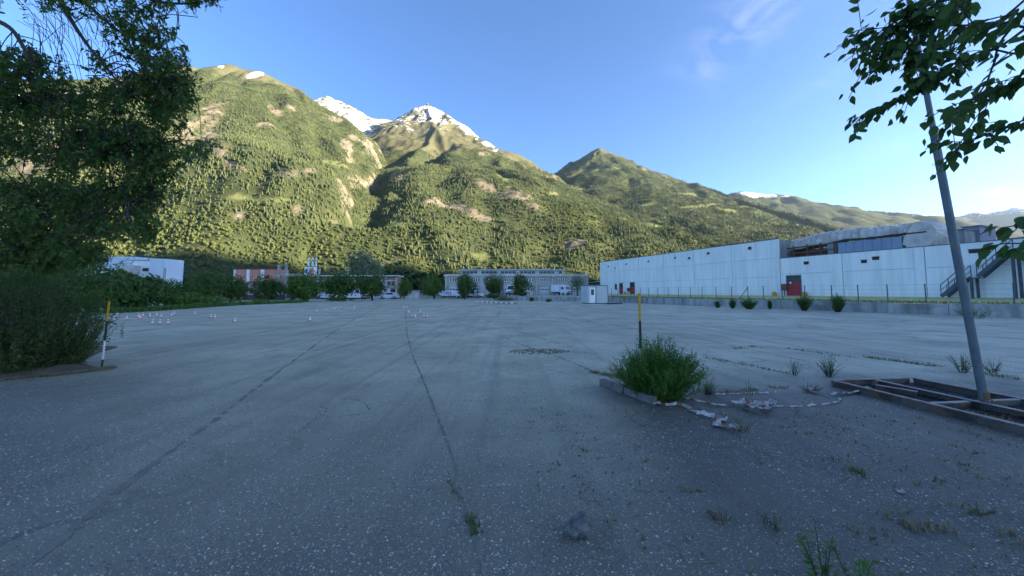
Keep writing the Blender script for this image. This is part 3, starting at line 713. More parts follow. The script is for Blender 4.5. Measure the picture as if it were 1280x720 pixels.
for i, (px, py, h, sp, ns, L, m, lab) in enumerate((
  (992, 469, .36, .12, 14, .035, M_WEED, 'small upright weed left of the steel frame corner'),
  (1037, 471, .50, .22, 26, .05, M_WEED, 'leafy weed standing behind the steel frame corner'),
  (1012, 490, .16, .16, 14, .035, M_WEED, 'low sprawling weed in front of the steel frame corner'),
  (1204, 466, .46, .20, 22, .05, M_BUSH, 'weed growing behind the lamp post left side'),
  (1242, 466, .30, .22, 18, .04, M_WEED, 'pale low weed to the right of the lamp post'),
  (937, 492, .24, .04, 5, .03, M_WEED, 'thin single weed beyond the crumpled tape'),
  (928, 538, .20, .14, 16, .03, M_STRAW, 'yellowing weed at the end of the striped tape'),
  (903, 652, .085, .05, 14, .014, M_STRAW, 'dry brown tuft beside the silvery plant'),
  (914, 645, .14, .05, 6, .022, M_GREY, 'small silvery grey plant on the dark asphalt'),
  (964, 657, .085, .05, 9, .022, M_WEED, 'small green sprout between the pebbles'),
  (1120, 640, .15, .05, 4, .014, M_GREY, 'thin grey weed above the dry grass row'),
  (1168, 636, .10, .12, 5, .016, M_GREY, 'spreading grey weed right of the dry grass row'),
  (1222, 640, .08, .10, 7, .02, M_WEED, 'low green weed near the right edge'),
  (1218, 398, .9, .7, 40, .11, M_BUSH, 'dark shrub at the low wall near the lamp post'))):
    weed('weed', G(px, py), h, sp, ns, 14, L, L*.36, m, lab, seed=20+i, base_r=.05 if h < .8 else .35)
# leafy stems close to the viewer at the bottom right
for i, (px, py, Y, h, lab) in enumerate(((1030, 735, 1.95, .32, 'tall leafy stem at the bottom edge, leftmost of three'), (1072, 745, 1.85, .30, 'leafy stem at the bottom edge, middle of three'),
                                      (1142, 760, 1.8, .13, 'short leafy stem at the bottom edge, rightmost of three'))):
    g = G(px, py); weed('weed', g, h*1.15, .12, 6, 15, .046, .024, M_BUSH, lab, seed=60+i, base_r=.03, lean=(-.1, 0))

# ------------------------------------------------------------------ rock, pebbles, sticks
def stone(name, loc, sx, sy, sz, seed, mat, label, cat):
    r = random.Random(seed); bm = bmesh.new(); bmesh.ops.create_icosphere(bm, subdivisions=3, radius=1)
    cuts = [(rv(r).normalized(), r.uniform(.50, .78)) for _ in range(12)]
    for v in bm.verts:
        for nn, dd in cuts:
            e_ = v.co.dot(nn)-dd
            if e_ > 0: v.co -= nn*e_
        v.co = Vector((v.co.x*sx, v.co.y*sy, v.co.z*sz+sz*.45)); v.co += rv(r, sx*.028)
        v.co.z = max(v.co.z, -.006)
    mb = MB(); mb.add([v.co for v in bm.verts], [[v.index for v in f.verts] for f in bm.faces]); bm.free()
    return tag(mb.build(name, mat, None, loc), label, cat)
M_ROCK = plain('dark_rock', (.20, .195, .19), (.05, .048, .05), 20, .9, bump=.7)
M_PALE = plain('pale_stone', (.36, .36, .35), (.26, .26, .25), 20, .8, bump=.3)
stone('rock', G(720, 671), .105, .095, .115, 4, M_ROCK, 'dark angular rock lying alone on the asphalt', 'rock')
stone('pebble', G(1127, 616), .036, .022, .018, 8, M_PALE, 'pale rounded stone on the dark asphalt', 'stone')
stone('pebble', G(1043, 639), .022, .012, .008, 9, M_PALE, 'flat white stone chip left of the dry grass row', 'stone')
for i, (pp, w, lab) in enumerate((([(767, 660), (766.5, 675), (767, 689)], .004, 'straight pale straw beside the dark rock'), ([(761, 656), (757, 666), (760, 674), (752, 678), (747, 680)], .003, 'crooked pale twig between the rock and the straw'),
                              ([(748, 696), (770, 681)], .0025, 'thin stick crossing under the straw'), ([(757, 706), (770, 703), (777, 697)], .003, 'curved twig below the straw'), ([(850, 612), (865, 611), (882, 614)], .003, 'long curved twig left of the silvery plant'),
                              ([(858, 706), (870, 705), (895, 703)], .003, 'dry twig at the bottom edge of the picture'))):
    mb = MB(); mb.tube([G(x, y)+Vector((0, 0, .006+.006*(k % 2))) for k, (x, y) in enumerate(pp)], w*.7, 5)
    tag(mb.build('stick', M_STRAW), lab, 'stick')

# ------------------------------------------------------------------ barrier tape
t = NT('barrier_tape'); u = t.attr('along'); s_ = t.math('GREATER_THAN', t.math('FRACT', t.math('MULTIPLY', u, 4.0)), .70)
col = t.mix(s_, (.56, .52, .48), (.34, .085, .05)); col = t.mix(t.rng(t.noise(11, 6, .75), .40, .62, 0, .85), col, (.17, .145, .125))
M_TAPE = t.done(col, .6)
def tape(pp, w, label, seed, lift=.015, cr=.5):
    r = random.Random(seed); pts = GP(*pp); q = []; vs = []; us = []; acc = 0
    for a, b in zip(pts[:-1], pts[1:]):
        k = max(2, int((b-a).length/.035))
        for i in range(k): q.append(a.lerp(b, i/k))
    q.append(pts[-1]); tw = 0
    for i, p in enumerate(q):
        d = q[min(i+1, len(q)-1)]-q[max(i-1, 0)]; d.z = 0; d.normalize(); nrm = Vector((-d.y, d.x, 0)); tw = max(-.95, min(.95, tw*.75+r.gauss(0, cr*.45)))
        z = lift*(.4+r.random()); o = nrm*math.cos(tw)*w/2+Vector((0, 0, abs(math.sin(tw))*w/2)); c = p+nrm*r.gauss(0, w*.16)+Vector((0, 0, z+.003))
        vs += [c+o, c+Vector((0, 0, r.gauss(0, .008)+.004)), c-nrm*math.cos(tw)*w/2]; acc += (q[i]-q[i-1]).length if i else 0; us += [acc]*3
    for v in vs: v.z = max(v.z, .004)
    mb = MB(); n = len(q); mb.add(vs, [(3*i+j, 3*i+j+1, 3*i+4+j, 3*i+3+j) for i in range(n-1) for j in range(2)])
    o = mb.build('barrier_tape', M_TAPE); at = o.data.attributes.new('along', 'FLOAT', 'POINT'); at.data.foreach_set('value', us)
    m = o.modifiers.new('thick', 'SOLIDIFY'); m.thickness = .001
    return tag(o, label, 'tape')
c6 = lambda *pp: [(740+x/3.6, 360+y/3.6) for x, y in pp]
c7 = lambda *pp: [(960+x/4, 400+y/4) for x, y in pp]
tape(c6((250, 517), (330, 532), (380, 530), (415, 533), (465, 562), (492, 578)), .075, 'red and white tape trailing from the foot of the bush', 1)
tape(c6((488, 574), (545, 588), (600, 602), (556, 628), (610, 632), (668, 640)), .10, 'crumpled red and white tape folded on the asphalt', 2, .03, .9)
tape(c6((398, 490), (450, 508), (520, 521), (570, 531), (625, 537)), .05, 'dirty white tape running right from under the bush', 3)
tape(c6((640, 530), (690, 527), (740, 540), (768, 552), (800, 556), (775, 570), (720, 556), (680, 540)), .10, 'heap of dirty white tape right of the bush', 4, .05, 1.1)
tape(c6((772, 552), (790, 535), (818, 528)), .10, 'white tape end sticking up from the dirty heap', 7, .06, .5)
tape(c6((555, 484), (620, 480), (700, 478), (830, 474)), .03, 'thin pale tape lying beyond the dirty heap', 5)
tape(c7((20, 436), (150, 437), (290, 427), (350, 414), (368, 402), (355, 394)), .03, 'thin tape curving across the asphalt toward the frame', 6)
tape(c7((505, 342), (430, 371), (320, 381), (235, 372), (212, 358), (222, 345)), .06, 'tape looped from the steel frame corner to the ground', 8, .03, .9)

# ------------------------------------------------------------------ rusty steel frame and the lamp post
t = NT('rusty_frame_steel'); rz = t.rng(t.noise(5, 6, .7), .43, .60)
col = t.mix(rz, (.10, .11, .105), (.15, .085, .055)); col = t.mix(t.rng(t.noise(2.2, 5, .7), .5, .62), col, (.055, .042, .038))
M_FRAME = t.done(col, .7, .25); t.bump(t.noise(40, 4), .3, .004)
M_EDGE = plain('pale_steel', (.34, .31, .30), (.20, .14, .12), 6, .6, .2)  # paler steel for the top flanges
fr = empty('steel_frame', (5.43, 6.65, 0), 'long rusty steel channel frame lying on the ground round the lamp post', 'frame')
FO = Vector((5.43, 6.65, 0)); fu = (Vector((5.73, 4.3, 0))-FO).normalized(); fv = Vector((-fu.y, fu.x, 0))
def channel(name, a, b, h=.105, w=.05, face=1):
    a, b = Vector(a), Vector(b); mb = MB(); d = (b-a).normalized(); sd_ = Vector((-d.y, d.x, 0))*face; z = Vector((0, 0, 1))
    mb.bar(a+z*(h/2), b+z*(h/2), .010, h-.022, 0)                                  # web
    mb.bar(a+sd_*(w/2)+z*(h-.0055), b+sd_*(w/2)+z*(h-.0055), w+.010, .011, 1); mb.bar(a+sd_*(w/2)+z*.0055, b+sd_*(w/2)+z*.0055, w+.010, .011, 0)
    return mb.build(name, [M_FRAME, M_EDGE], fr)
def fp(s, w): return fu*s+fv*w
LEN, WID = 5.2, 1.62
channel('side_rail', fp(0, 0), fp(LEN, 0), face=1); channel('side_rail', fp(0, WID), fp(LEN, WID), face=-1)
channel('middle_rail', fp(.085, .80), fp(LEN, .80), face=-1)
channel('end_rail', fp(.004, .09), fp(.004, WID-.09), h=.099, face=1)
for s in (1.36, 3.2): channel('cross_member', fp(s, .09), fp(s, .70), h=.096); channel('cross_member', fp(s, .815), fp(s, WID-.09), h=.096)
channel('cross_member', fp(.35, .43), fp(.80, .60), h=.094, w=.04)
mb = MB(); mb.prism([tuple((FO+fp(s, w)).xy) for s, w in ((.05, .1), (LEN, .1), (LEN, WID-.1), (.05, WID-.1))][::1], .002, .012)
o = mb.build('oily_debris', plain('oily_debris', (.012, .011, .011), (.028, .026, .024), 5, .9, bump=1)); o['kind'] = 'structure'
r = random.Random(77); mb = MB()
for i in range(520):
    p = FO+fp(r.uniform(.1, 3.4), r.uniform(.12, WID-.12)); s = r.uniform(.01, .05)
    q = Euler = rv(r); mb.bar(p+Vector((0, 0, .02)), p+Vector((q.x*s, q.y*s, .02+abs(q.z)*s*.4)), s*.5, s*.25)
o = mb.build('debris_heap', plain('debris', (.018, .016, .014), (.045, .038, .03), 9, .9)); o['kind'] = 'stuff'
PB = G(1225, 497, .0); PB = Vector((FO.x+fp(1.36, .93).x, FO.y+fp(1.36, .93).y, .012)); PT = P(1155, 100, PB.y+.05)
lp = empty('lamp_post', PB, 'tall grey steel lamp post leaning left through the steel frame', 'lamp post')
ax = (PT-PB); L = ax.length; ax.normalize()
jn = (P(1164, 164, PB.y+.05)-PB).length
mb = MB(); mb.tube([Vector((0, 0, 0)), ax*(jn-.10), ax*(jn-.02), ax*jn], [.048, .046, .045, .037], 20); mb.build('lower_tube', M_STEEL, lp)
mb = MB(); mb.tube([ax*(jn-.02), ax*(L+2.6)], [.034, .028], 20); mb.build('upper_tube', M_STEEL, lp)
mb = MB(); mb.tube([Vector((0, 0, .11)), Vector((0, 0, .11))+ax*.10], [.055, .055], 20); mb.build('base_collar', M_RUST, lp)
mb = MB()
for k in range(5): mb.tube([Vector((.075*math.cos(k*1.3+.2*j), .075*math.sin(k*1.3+.2*j), .03+.09*j/6)) for j in range(7)], .006, 5)
mb.build('tie_wire', M_RUST, lp)
tp = ax*(L+2.6); mb = MB(); mb.tube([tp, tp+Vector((.15, -.2, .12)), tp+Vector((.5, -.7, .16))], .03, 8); mb.build('arm', M_STEEL, lp)
mb = MB(); c = tp+Vector((.5, -.7, .16)); mb.hexa([c+Vector(v) for v in ((-.12, -.5, -.05), (.12, -.5, -.05), (.12, 0, -.05), (-.12, 0, -.05), (-.07, -.42, .06), (.07, -.42, .06), (.07, 0, .06), (-.07, 0, .06))]); mb.build('lamp_head', M_STEEL, lp)

# ------------------------------------------------------------------ traffic cones
M_CONE = plain('cone_red', (.52, .27, .22), (.44, .22, .18), 5, .6)
def make_cone():
    e = empty('traffic_cone', (0, 0, 0), 'x', 'traffic cone', 'small cones standing about the lot')
    mb = MB(); mb.box(-.10, .10, -.10, .10, 0, .022); mb.build('base', M_CONE, e)
    for z0, z1, m, nm in ((.022, .10, M_CONE, 'cone_body'), (.10, .17, M_WHITE, 'white_band'), (.17, .22, M_CONE, 'cone_body'), (.22, .27, M_WHITE, 'white_band'), (.27, .31, M_CONE, 'cone_tip')):
        ra = .078-.20*z0; mb = MB(); mb.tube([(0, 0, z0), (0, 0, z1)], [ra, .078-.20*z1], 12); mb.build(nm, m, e)
    return e
cone = make_cone(); first = True
CONES = [('the three small cones in the front row on the left', [(190.6, 406), (199.7, 406), (210, 406)]),
 ('the loose cone cluster beside the left hedge', [(124.7, 401), (130, 402), (142, 401.5), (146.5, 397), (158.7, 400.5), (173, 397.5), (175, 399), (178.6, 396), (187.5, 397), (195.8, 396), (201.4, 397.5), (214.5, 396.5), (217.6, 394)]),
 ('lone tall cone between the left cluster and the fallen cones', [(243.4, 394)]), ('two touching cones between the left cluster and the seam', [(263.5, 398), (268.5, 398)]), ('single cone standing alone in front of the trees left', [(293.7, 403.5)]),
 ('single cone standing alone left of the long seam', [(387.5, 402)]),
 ('the scattered cone line left of the long seam', [(396, 391), (407.6, 389), (418, 388), (426.6, 386.5), (437, 388.5), (442, 387.5), (443.7, 384.5), (462.6, 382)]),
 ('the nearer cone pair on the left', [(515.5, 397), (519, 397.5)]), ('the nearer cone pair on the right', [(530, 397), (533.5, 397)]),
 ('left one of two lone cones behind the nearest pairs', [(511, 392)]), ('right one of two lone cones behind the nearest pairs', [(525.5, 392)]), ('two tiny far cones beside the middle seam', [(504.6, 386.5), (508.5, 386.3)]),
 ('tiny far cone in front of the van with blue lettering', [(548, 384)]), ('tiny far cone right of the middle of the lot', [(589, 382.5)])]
ORD = ['leftmost', 'second from left', 'third from left', 'fourth from left', 'fifth from left', 'sixth from left', 'seventh from left', 'eighth from left', 'ninth from left', 'tenth from left', 'eleventh from left', 'twelfth from left', 'rightmost']
for lab, spots in CONES:
    spots = sorted(spots)
    for i, (px, py) in enumerate(spots):
        o = cone if first else copy_tree(cone); first = False
        o.location = G(px, py, .001); o.rotation_euler.z = rng.random()*3; o.scale = (1.0,)*3
        o['label'] = lab if len(spots) == 1 else (ORD[i] if i < len(spots)-1 else 'rightmost')+' of '+lab
# row of red and white kerb blocks at the far side
kb = empty('barrier_row', (0, 0, 0), 'long low row of red and white blocks before the beige workshop', 'barrier')
a, b = G(597, 378.3), G(646, 380.2); n = 16
for i in range(n):
    p = a.lerp(b, i/n); q = a.lerp(b, (i+.92)/n); mb = MB(); mb.bar(p+Vector((0, 0, .11)), q+Vector((0, 0, .11)), .35, .20); bevel(mb.build('block', M_CONE if i % 2 else M_WHITE, kb), .04, 2)
# ------------------------------------------------------------------ terrace, low wall
WZ = .74
wl_pts = [Vector(v) for v in ((33.9, 15.0, 0), (31.0, 23.3, 0), (25.6, 35.0, 0), (16.6, 55.0, 0), (13.2, 63.5, 0), (3.0, 68.0, 0), (-1.0, 69.5, 0))]
lw = empty('low_wall', (0, 0, 0), 'long low stained concrete wall edging the lot on the right', 'wall')
t = NT('stained_concrete'); st = t.noise(1.3, 6, .65, 0, t.map((1, 1, .16)))
col = t.mix(t.rng(st, .4, .66), (.40, .40, .385), (.20, .20, .19)); col = t.mix(t.rng(t.noise(.5, 5, .6), .5, .66, 0, .7), col, (.15, .15, .135))
M_LOWW = t.done(col, .95); t.bump(t.noise(12, 5), .4, .02)
rr = random.Random(3)
for a, b in zip(wl_pts[:-1], wl_pts[1:]):
    L = (b-a).length; n = max(1, round(L/3.6)); d = (b-a).normalized(); nr = Vector((d.y, -d.x, 0))
    for i in range(n):
        p = a+d*(L*i/n+.015); q = a+d*(L*(i+1)/n-.015); h = WZ+rr.uniform(-.02, .02); mb = MB()
        mb.hexa([v+Vector((0, 0, z)) for z in (-.05, h) for v in (p, q, q+nr*.24, p+nr*.24)]); mb.build('wall_segment', M_LOWW, lw)
        if rr.random() < .75:
            mb = MB(); p2, q2 = p-nr*.03, q-nr*.03
            mb.hexa([v+Vector((0, 0, z)) for z in (h+.002, h+.07) for v in (p2, q2, q2+nr*.30, p2+nr*.30)]); mb.build('coping', M_LOWW, lw)
# hall geometry line
HA, HB, HC = P(750, 345, 87.3), P(975.5, 345, 48.0), P(1280, 345, 29.9)
HA.z = HB.z = HC.z = 0
hu = (HB-HA).normalized(); hn = Vector((-hu.y, hu.x, 0))       # hu runs to the right along the front, hn points into the building
def hs(px, off=0.0):      # distance along the front wall where a photo column meets it
    d = pix_dir(px, 350); o = HA-hn*off; n2 = Vector((d.y, -d.x, 0)); return -(o.dot(n2))/(hu.dot(n2))
def hz(px, py, off=0.0):  # height on the front wall where a photo pixel meets it
    d = pix_dir(px, py); o = HA-hn*off; k = o.dot(hn)/d.dot(hn); return EYE+d.z*k
GZ = 1.12
def H(s, off, z): return HA+hu*s-hn*off+Vector((0, 0, z))
# grass terrace rising from the low wall to the hall
mb = MB(); rr = random.Random(8)
fe = [Vector((p.x, p.y, 0)) for p in wl_pts]; N = 40
def along(pts, t):
    Ls = [(b-a).length for a, b in zip(pts[:-1], pts[1:])]; T = t*sum(Ls)
    for L, a, b in zip(Ls, pts[:-1], pts[1:]):
        if T <= L: return a.lerp(b, T/L)
        T -= L
    return pts[-1].copy()
front = [along(wl_pts[:5], i/N)+Vector((.22, .05, 0)) for i in range(N+1)]; vs = []
s1 = (Vector((48, 8, 0))-HA).dot(hu)
for i, p in enumerate(front):
    t_ = i/N; q = HA+hu*(s1*(1-t_)-4*t_)+hn*.3
    for j in range(9):
        k = j/8; v = p.lerp(q, k); v.z = (WZ-.02)*(1-k)+GZ*k+(.05*math.sin(v.x*1.7+v.y*.9)*math.sin(k*3.14)); vs.append(v)
mb.add(vs, [(9*i+j, 9*i+j+1, 9*i+j+10, 9*i+j+9) for i in range(N) for j in range(8)], 0, True)
t = NT('dry_meadow'); col = t.mix(t.rng(t.noise(.6, 6, .7), .36, .64), (.55, .49, .19), (.37, .36, .13)); col = t.mix(t.rng(t.noise(7, 5, .7), .4, .65, 0, .8), col, (.62, .54, .25))
M_DRY = t.done(col, 1); t.bump(t.noise(18, 5), .8, .04)
tag(mb.build('grass_bank', M_DRY), kind='structure')
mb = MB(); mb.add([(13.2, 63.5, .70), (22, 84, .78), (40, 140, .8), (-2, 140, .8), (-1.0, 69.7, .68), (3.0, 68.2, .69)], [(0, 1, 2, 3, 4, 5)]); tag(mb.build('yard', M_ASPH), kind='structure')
mb = MB(); mb.add([(3.4, 68.1, .70), (12.8, 63.8, .72), (19.5, 85.5, .80), (16.5, 86.8, .79), (11.5, 69.5, .72), (4.5, 71.0, .70)], [(0, 1, 2, 3, 4, 5)]); tag(mb.build('verge', M_DRY), kind='structure')
mb = MB(); r = random.Random(21)
for i in range(2600):
    k = r.random()**1.6*.55; p = along(front, r.random())
    q = HA+hu*(s1*(1-.5)) ; v = p+hn*0+Vector((k*6*hn.x, k*6*hn.y, 0)); tuft(mb, Vector((v.x, v.y, WZ+.03+k*.12)), .16, 4, r, .8, .012)
tag(mb.build('bank_grass', [M_STRAW, M_WEED]), kind='stuff')

# ------------------------------------------------------------------ white hall
t = NT('precast_panel'); sk = t.noise(1.5, 6, .65, 0, t.map((1.0, 1.0, .09))); sk2 = t.noise(4.5, 4, .6, 0, t.map((1, 1, .05)))
col = t.mix(t.rng(sk, .42, .68), (.82, .82, .80), (.66, .67, .65)); col = t.mix(t.rng(sk2, .55, .8, 0, .25), col, (.62, .62, .60))
col = t.mix(t.rng(t.noise(.35, 4, .6), .45, .7, 0, .45), col, (.70, .71, .70))
M_PAN = t.done(col, .85); t.bump(t.noise(3, 5), .1, .02)
M_PAN2 = plain('bare_concrete', (.34, .34, .33), (.2, .2, .19), 1.2, .9, stretch=(1, 1, .2))
M_ROOF = plain('roof_felt', (.16, .16, .165), (.11, .11, .11), 1, .9)
hall = empty('industrial_hall', (0, 0, 0), 'long white precast concrete hall with red doors and an outside stair on the right', 'industrial building')
ZT, ZL = 8.26, 5.76
S_B = (HB-HA).dot(hu); S_E = S_B+37.0
def hbox(s0, s1, o0, o1, z0, z1, name, mat, parent=hall, bev=0):
    mb = MB(); mb.hexa([H(s0, o0, z0), H(s1, o0, z0), H(s1, o1, z0), H(s0, o1, z0), H(s0, o0, z1), H(s1, o0, z1), H(s1, o1, z1), H(s0, o1, z1)] if o0 > o1 else
                   [H(s0, o1, z0), H(s1, o1, z0), H(s1, o0, z0), H(s0, o0, z0), H(s0, o1, z1), H(s1, o1, z1), H(s1, o0, z1), H(s0, o0, z1)])
    o = mb.build(name, mat, parent)
    if bev: bevel(o, bev)
    return o
hbox(.02, S_B-.02, -.14, -40, 0, ZT-.15, 'tall_block', M_PAN2); hbox(S_B-.018, S_E, -.14, -40, 0, ZL-.12, 'low_block', M_PAN2)
hbox(-.02, S_B+.02, .02, -.22, ZT-.02, ZT+.06, 'parapet_cap', M_STEEL); hbox(S_B+.022, S_E, .02, -.22, ZL-.02, ZL+.05, 'parapet_cap', M_STEEL)
bays = [i*S_B/6 for i in range(7)]
for i in range(6):
    zs = [GZ-.3, GZ+2.35, GZ+4.75, ZT-.025]
    for j in range(3): hbox(bays[i]+.03, bays[i+1]-.03-(.34 if i < 6 else 0), 0, -.135, zs[j]+.012, zs[j+1]-.012, 'wall_panel', M_PAN, hall, .012)
    hbox(bays[i+1]-.33, bays[i+1]-.02, .05, -.135, GZ-.3, ZT-.03, 'pilaster', M_PAN, hall, .02)
lb = [S_B, hs(1053.8), hs(1157.7), hs(1157.7)+(hs(1157.7)-hs(1053.8)), hs(1157.7)+2*(hs(1157.7)-hs(1053.8))]
zl = GZ+2.65
for i in range(4):
    for z0, z1 in ((GZ-.3, zl), (zl, ZL-.025)):
        hbox(lb[i]+.035, lb[i+1]-.80, 0, -.135, z0+.012, z1-.012, 'wall_panel', M_PAN, hall, .012)
    hbox(lb[i+1]-.78, lb[i+1]-.02, .04, -.135, GZ-.3, ZL-.03, 'pilaster', M_PAN, hall, .02)
# round and square openings under the eaves
M_HOLE = plain('dark_opening', (.03, .028, .026), (.07, .05, .04), 6, .9)
for px, py, w in ((761, 333, .34), (769, 335, .30), (783.5, 330, .34), (811.5, 326.5, .36), (845, 322, .36), (862.5, 322.5, .42), (886.5, 316.5, .46), (939, 310, .50)):
    s, z = hs(px), hz(px, py); hbox(s-w/2, s+w/2, .02, -.02, z-w*.4, z+w*.4, 'vent', M_HOLE)
    mb = MB(); mb.tube([H(s-w*.1, .02, z-w*.15), H(s-w*.1, .28, z-w*.3)], .07, 8); mb.build('vent_pipe', M_RUST, hall)
for px, py, w in ((1009, 329, .55), (1081.5, 327, .5), (1096.5, 323, .58), (1220.5, 314, .62)):
    s, z = hs(px), hz(px, py); f = hbox(s-w/2, s+w/2, .025, -.02, z-.15, z+.15, 'vent', M_HOLE)
    hbox(s-w/2-.04, s+w/2+.04, .045, -.02, z+.15, z+.21, 'vent_lintel', M_RUST)
def red_door(px0, px1, top, mid, label, leaves):
    s0, s1 = hs(px0), hs(px1); zt, zm = hz((px0+px1)/2, top), hz((px0+px1)/2, mid)
    e = hbox(s0-.08, s1+.08, .03, -.02, GZ-.2, zt+.06, 'door_frame', M_STEEL)
    w = (s1-s0)/leaves
    for k in range(leaves):
        d = hbox(s0+w*k+.02, s0+w*(k+1)-.02, .075, .03, GZ-.02, zm-.03, 'door', M_RED, e, .01); d['label'] = label
    hbox(s0+.02, s1-.02, .06, .03, zm+.02, zt-.02, 'transom', M_GLASS, e)
    if leaves == 2: hbox(s0+w*.45, s0+w*.7, .085, .075, GZ+1.45, GZ+1.68, 'notice', M_WHITE, e)
red_door(983.5, 1001, 344.5, 352.3, 'red double door leaf below a dark transom', 2)
red_door(774.3, 778.2, 354, 359.2, 'narrow far red door', 1); red_door(787.6, 793, 353, 358.8, 'wider far red door', 1)
s = hs(769.8); hbox(s-.35, s+.35, .02, -.02, GZ+.9, GZ+2.1, 'small_window', M_GLASS)
def hose_box(px, py, w, h, label):
    s, z = hs(px, .25), hz(px, py, .25); e = empty('hose_cabinet', H(s, .25, GZ), label, 'hose cabinet'); a, b = H(s, .25, 0), None
    mb = MB(); mb.hexa([H(s+i, o, zz)-H(s, .25, GZ) for zz in (z-h/2, z+h/2) for i, o in ((-w/2, .35), (w/2, .35), (w/2, .16), (-w/2, .16))]); bevel(mb.build('cabinet', M_RUST, e), .02)
    mb = MB(); mb.bar((0, 0, -.05), (0, 0, z-h/2-GZ), .09, .09); mb.build('post', M_STEEL, e)
hose_box(980, 359, .70, .78, 'rust red hose cabinet left of the red double door'); hose_box(785.2, 362, .8, .7, 'far hose cabinet between the two small red doors')
for px, lab in ((967, 'round orange marker left of the rust red hose cabinet'), (1005, 'round orange marker right of the red double door'), (781, 'round orange marker beside the far red doors')):
    s = hs(px, .6); mb = MB(); mb.tube([(0, 0, -.05), (0, 0, .25), (0, 0, .42), (0, 0, .5)], [.28, .28, .2, .05], 10)
    o = mb.build('ground_marker', M_YEL, None, H(s, .6, GZ)); tag(o, lab, 'marker', 'orange markers along the hall')
# stair
st_ = empty('outside_stair', (0, 0, 0), 'grey steel stair with landing climbing the right end of the white hall', 'stair')
OF = 1.3; M_ST = plain('stair_steel', (.10, .115, .14), (.065, .075, .09), 3, .6, .2)
sa, sb_, sc2 = hs(1175, OF), hs(1214, OF), hs(1262, OF); za, zb, zc = GZ, hz(1208, 346.5, OF), hz(1258, 314.5, OF)
def flight(s0, z0, s1, z1, n):
    for o in (OF, OF-.95):
        mb = MB(); mb.bar(H(s0, o, z0), H(s1, o, z1), .06, .26); mb.build('stringer', M_ST, st_)
        mb = MB(); mb.bar(H(s0, o, z0+1.0), H(s1, o, z1+1.0), .05, .05); mb.build('handrail', M_ST, st_)
        mb = MB(); mb.bar(H(s0, o, z0+.55), H(s1, o, z1+.55), .035, .035); mb.build('middle_rail', M_ST, st_)
        for k in (0, .33, .66, 1):
            mb = MB(); ss = s0+(s1-s0)*k; zz = z0+(z1-z0)*k; mb.bar(H(ss, o, zz), H(ss, o, zz+1.0), .04, .04); mb.build('baluster', M_ST, st_)
    for i in range(n):
        k = (i+.5)/n; ss = s0+(s1-s0)*k; zz = z0+(z1-z0)*k; w = abs(s1-s0)/n*.45; hbox(ss-w, ss+w, OF-.04, OF-.91, zz-.02, zz+.03, 'tread', M_ST, st_)
flight(sa, za+.05, sb_-.35, zb, 11); flight(sb_+.35, zb, sc2, zc, 17)
hbox(sb_-.4, sb_+.4, OF+.02, OF-1.0, zb-.10, zb-.03, 'landing', M_ST, st_); hbox(sc2, sc2+1.7, OF+.02, OF-1.25, zc-.10, zc-.03, 'landing', M_ST, st_)
for s, z in ((sb_, zb), (sc2+.25, zc), (sc2+1.5, zc)):
    for o in (OF, OF-.9):
        mb = MB(); mb.bar(H(s, o, GZ-.1), H(s, o, z-.1), .14, .14); mb.build('post', M_ST, st_)
mb = MB(); mb.bar(H(sc2, OF, zc+1), H(sc2+1.7, OF, zc+1), .05, .05); mb.build('handrail', M_ST, st_)
# ---- what stands on the low roof
t = NT('dusty_tarpaulin'); col = t.mix(t.rng(t.noise(.7, 6, .7), .38, .64), (.62, .56, .50), (.42, .37, .33)); M_TARP = t.done(col, .75); t.bump(t.noise(2.5, 6, .65), .4, .08)
def tarp_tube(name, stations, label, cat, parent_mat, seed, folds):
    """stations: (s, off, z_low, z_high, half depth); a draped half barrel hung over hoops with folds between them"""
    r = np.random.RandomState(seed); n = len(stations); K = 14; M_ = folds; vs = []
    for i in range(M_+1):
        f = i/M_*(n-1); a = min(int(f), n-2); u = f-a; S = [x*(1-u)+y*u for x, y in zip(stations[a], stations[a+1])]
        pinch = (1 if i % 2 else 0)*(.26+.22*r.rand())
        for k in range(K+1):
            th = math.pi*k/K; y = math.cos(th)*S[4]*(1-pinch*.5); zz = S[2]+(S[3]-S[2])*(math.sin(th)**.7)*(1-pinch)+r.normal(0, .018)
            vs.append(H(S[0]+r.normal(0, .05), S[1]+y+r.normal(0, .03), zz))
    mb = MB(); mb.add(vs, [(i*(K+1)+k, i*(K+1)+k+1, (i+1)*(K+1)+k+1, (i+1)*(K+1)+k) for i in range(M_) for k in range(K)])
    o = mb.build(name, M_TARP); m = o.modifiers.new('thick', 'SOLIDIFY'); m.thickness = .02
    return tag(o, label, cat)
OB = -3.0
def rz(px, py): return hz(px, py, OB)
def rs_(px): return hs(px, OB)
tarp_tube('tarpaulin_cover', [(rs_(993), OB, rz(993, 314), rz(993, 300), 1.2), (rs_(1012), OB, rz(1012, 311), rz(1012, 296), 1.2), (rs_(1030), OB, rz(1030, 307), rz(1030, 290.5), 1.2), (rs_(1066), OB, rz(1066, 299), rz(1066, 284.5), 1.2), (rs_(1102), OB, rz(1102, 296.5), rz(1102, 282), 1.2), (rs_(1140), OB, rz(1140, 291.5), rz(1140, 278.5), 1.2), (rs_(1165), OB, rz(1165, 289), rz(1165, 276), 1.2)],
          'long crumpled brownish tarpaulin hood running along the low hall roof', 'tarpaulin', M_TARP, 3, 46)
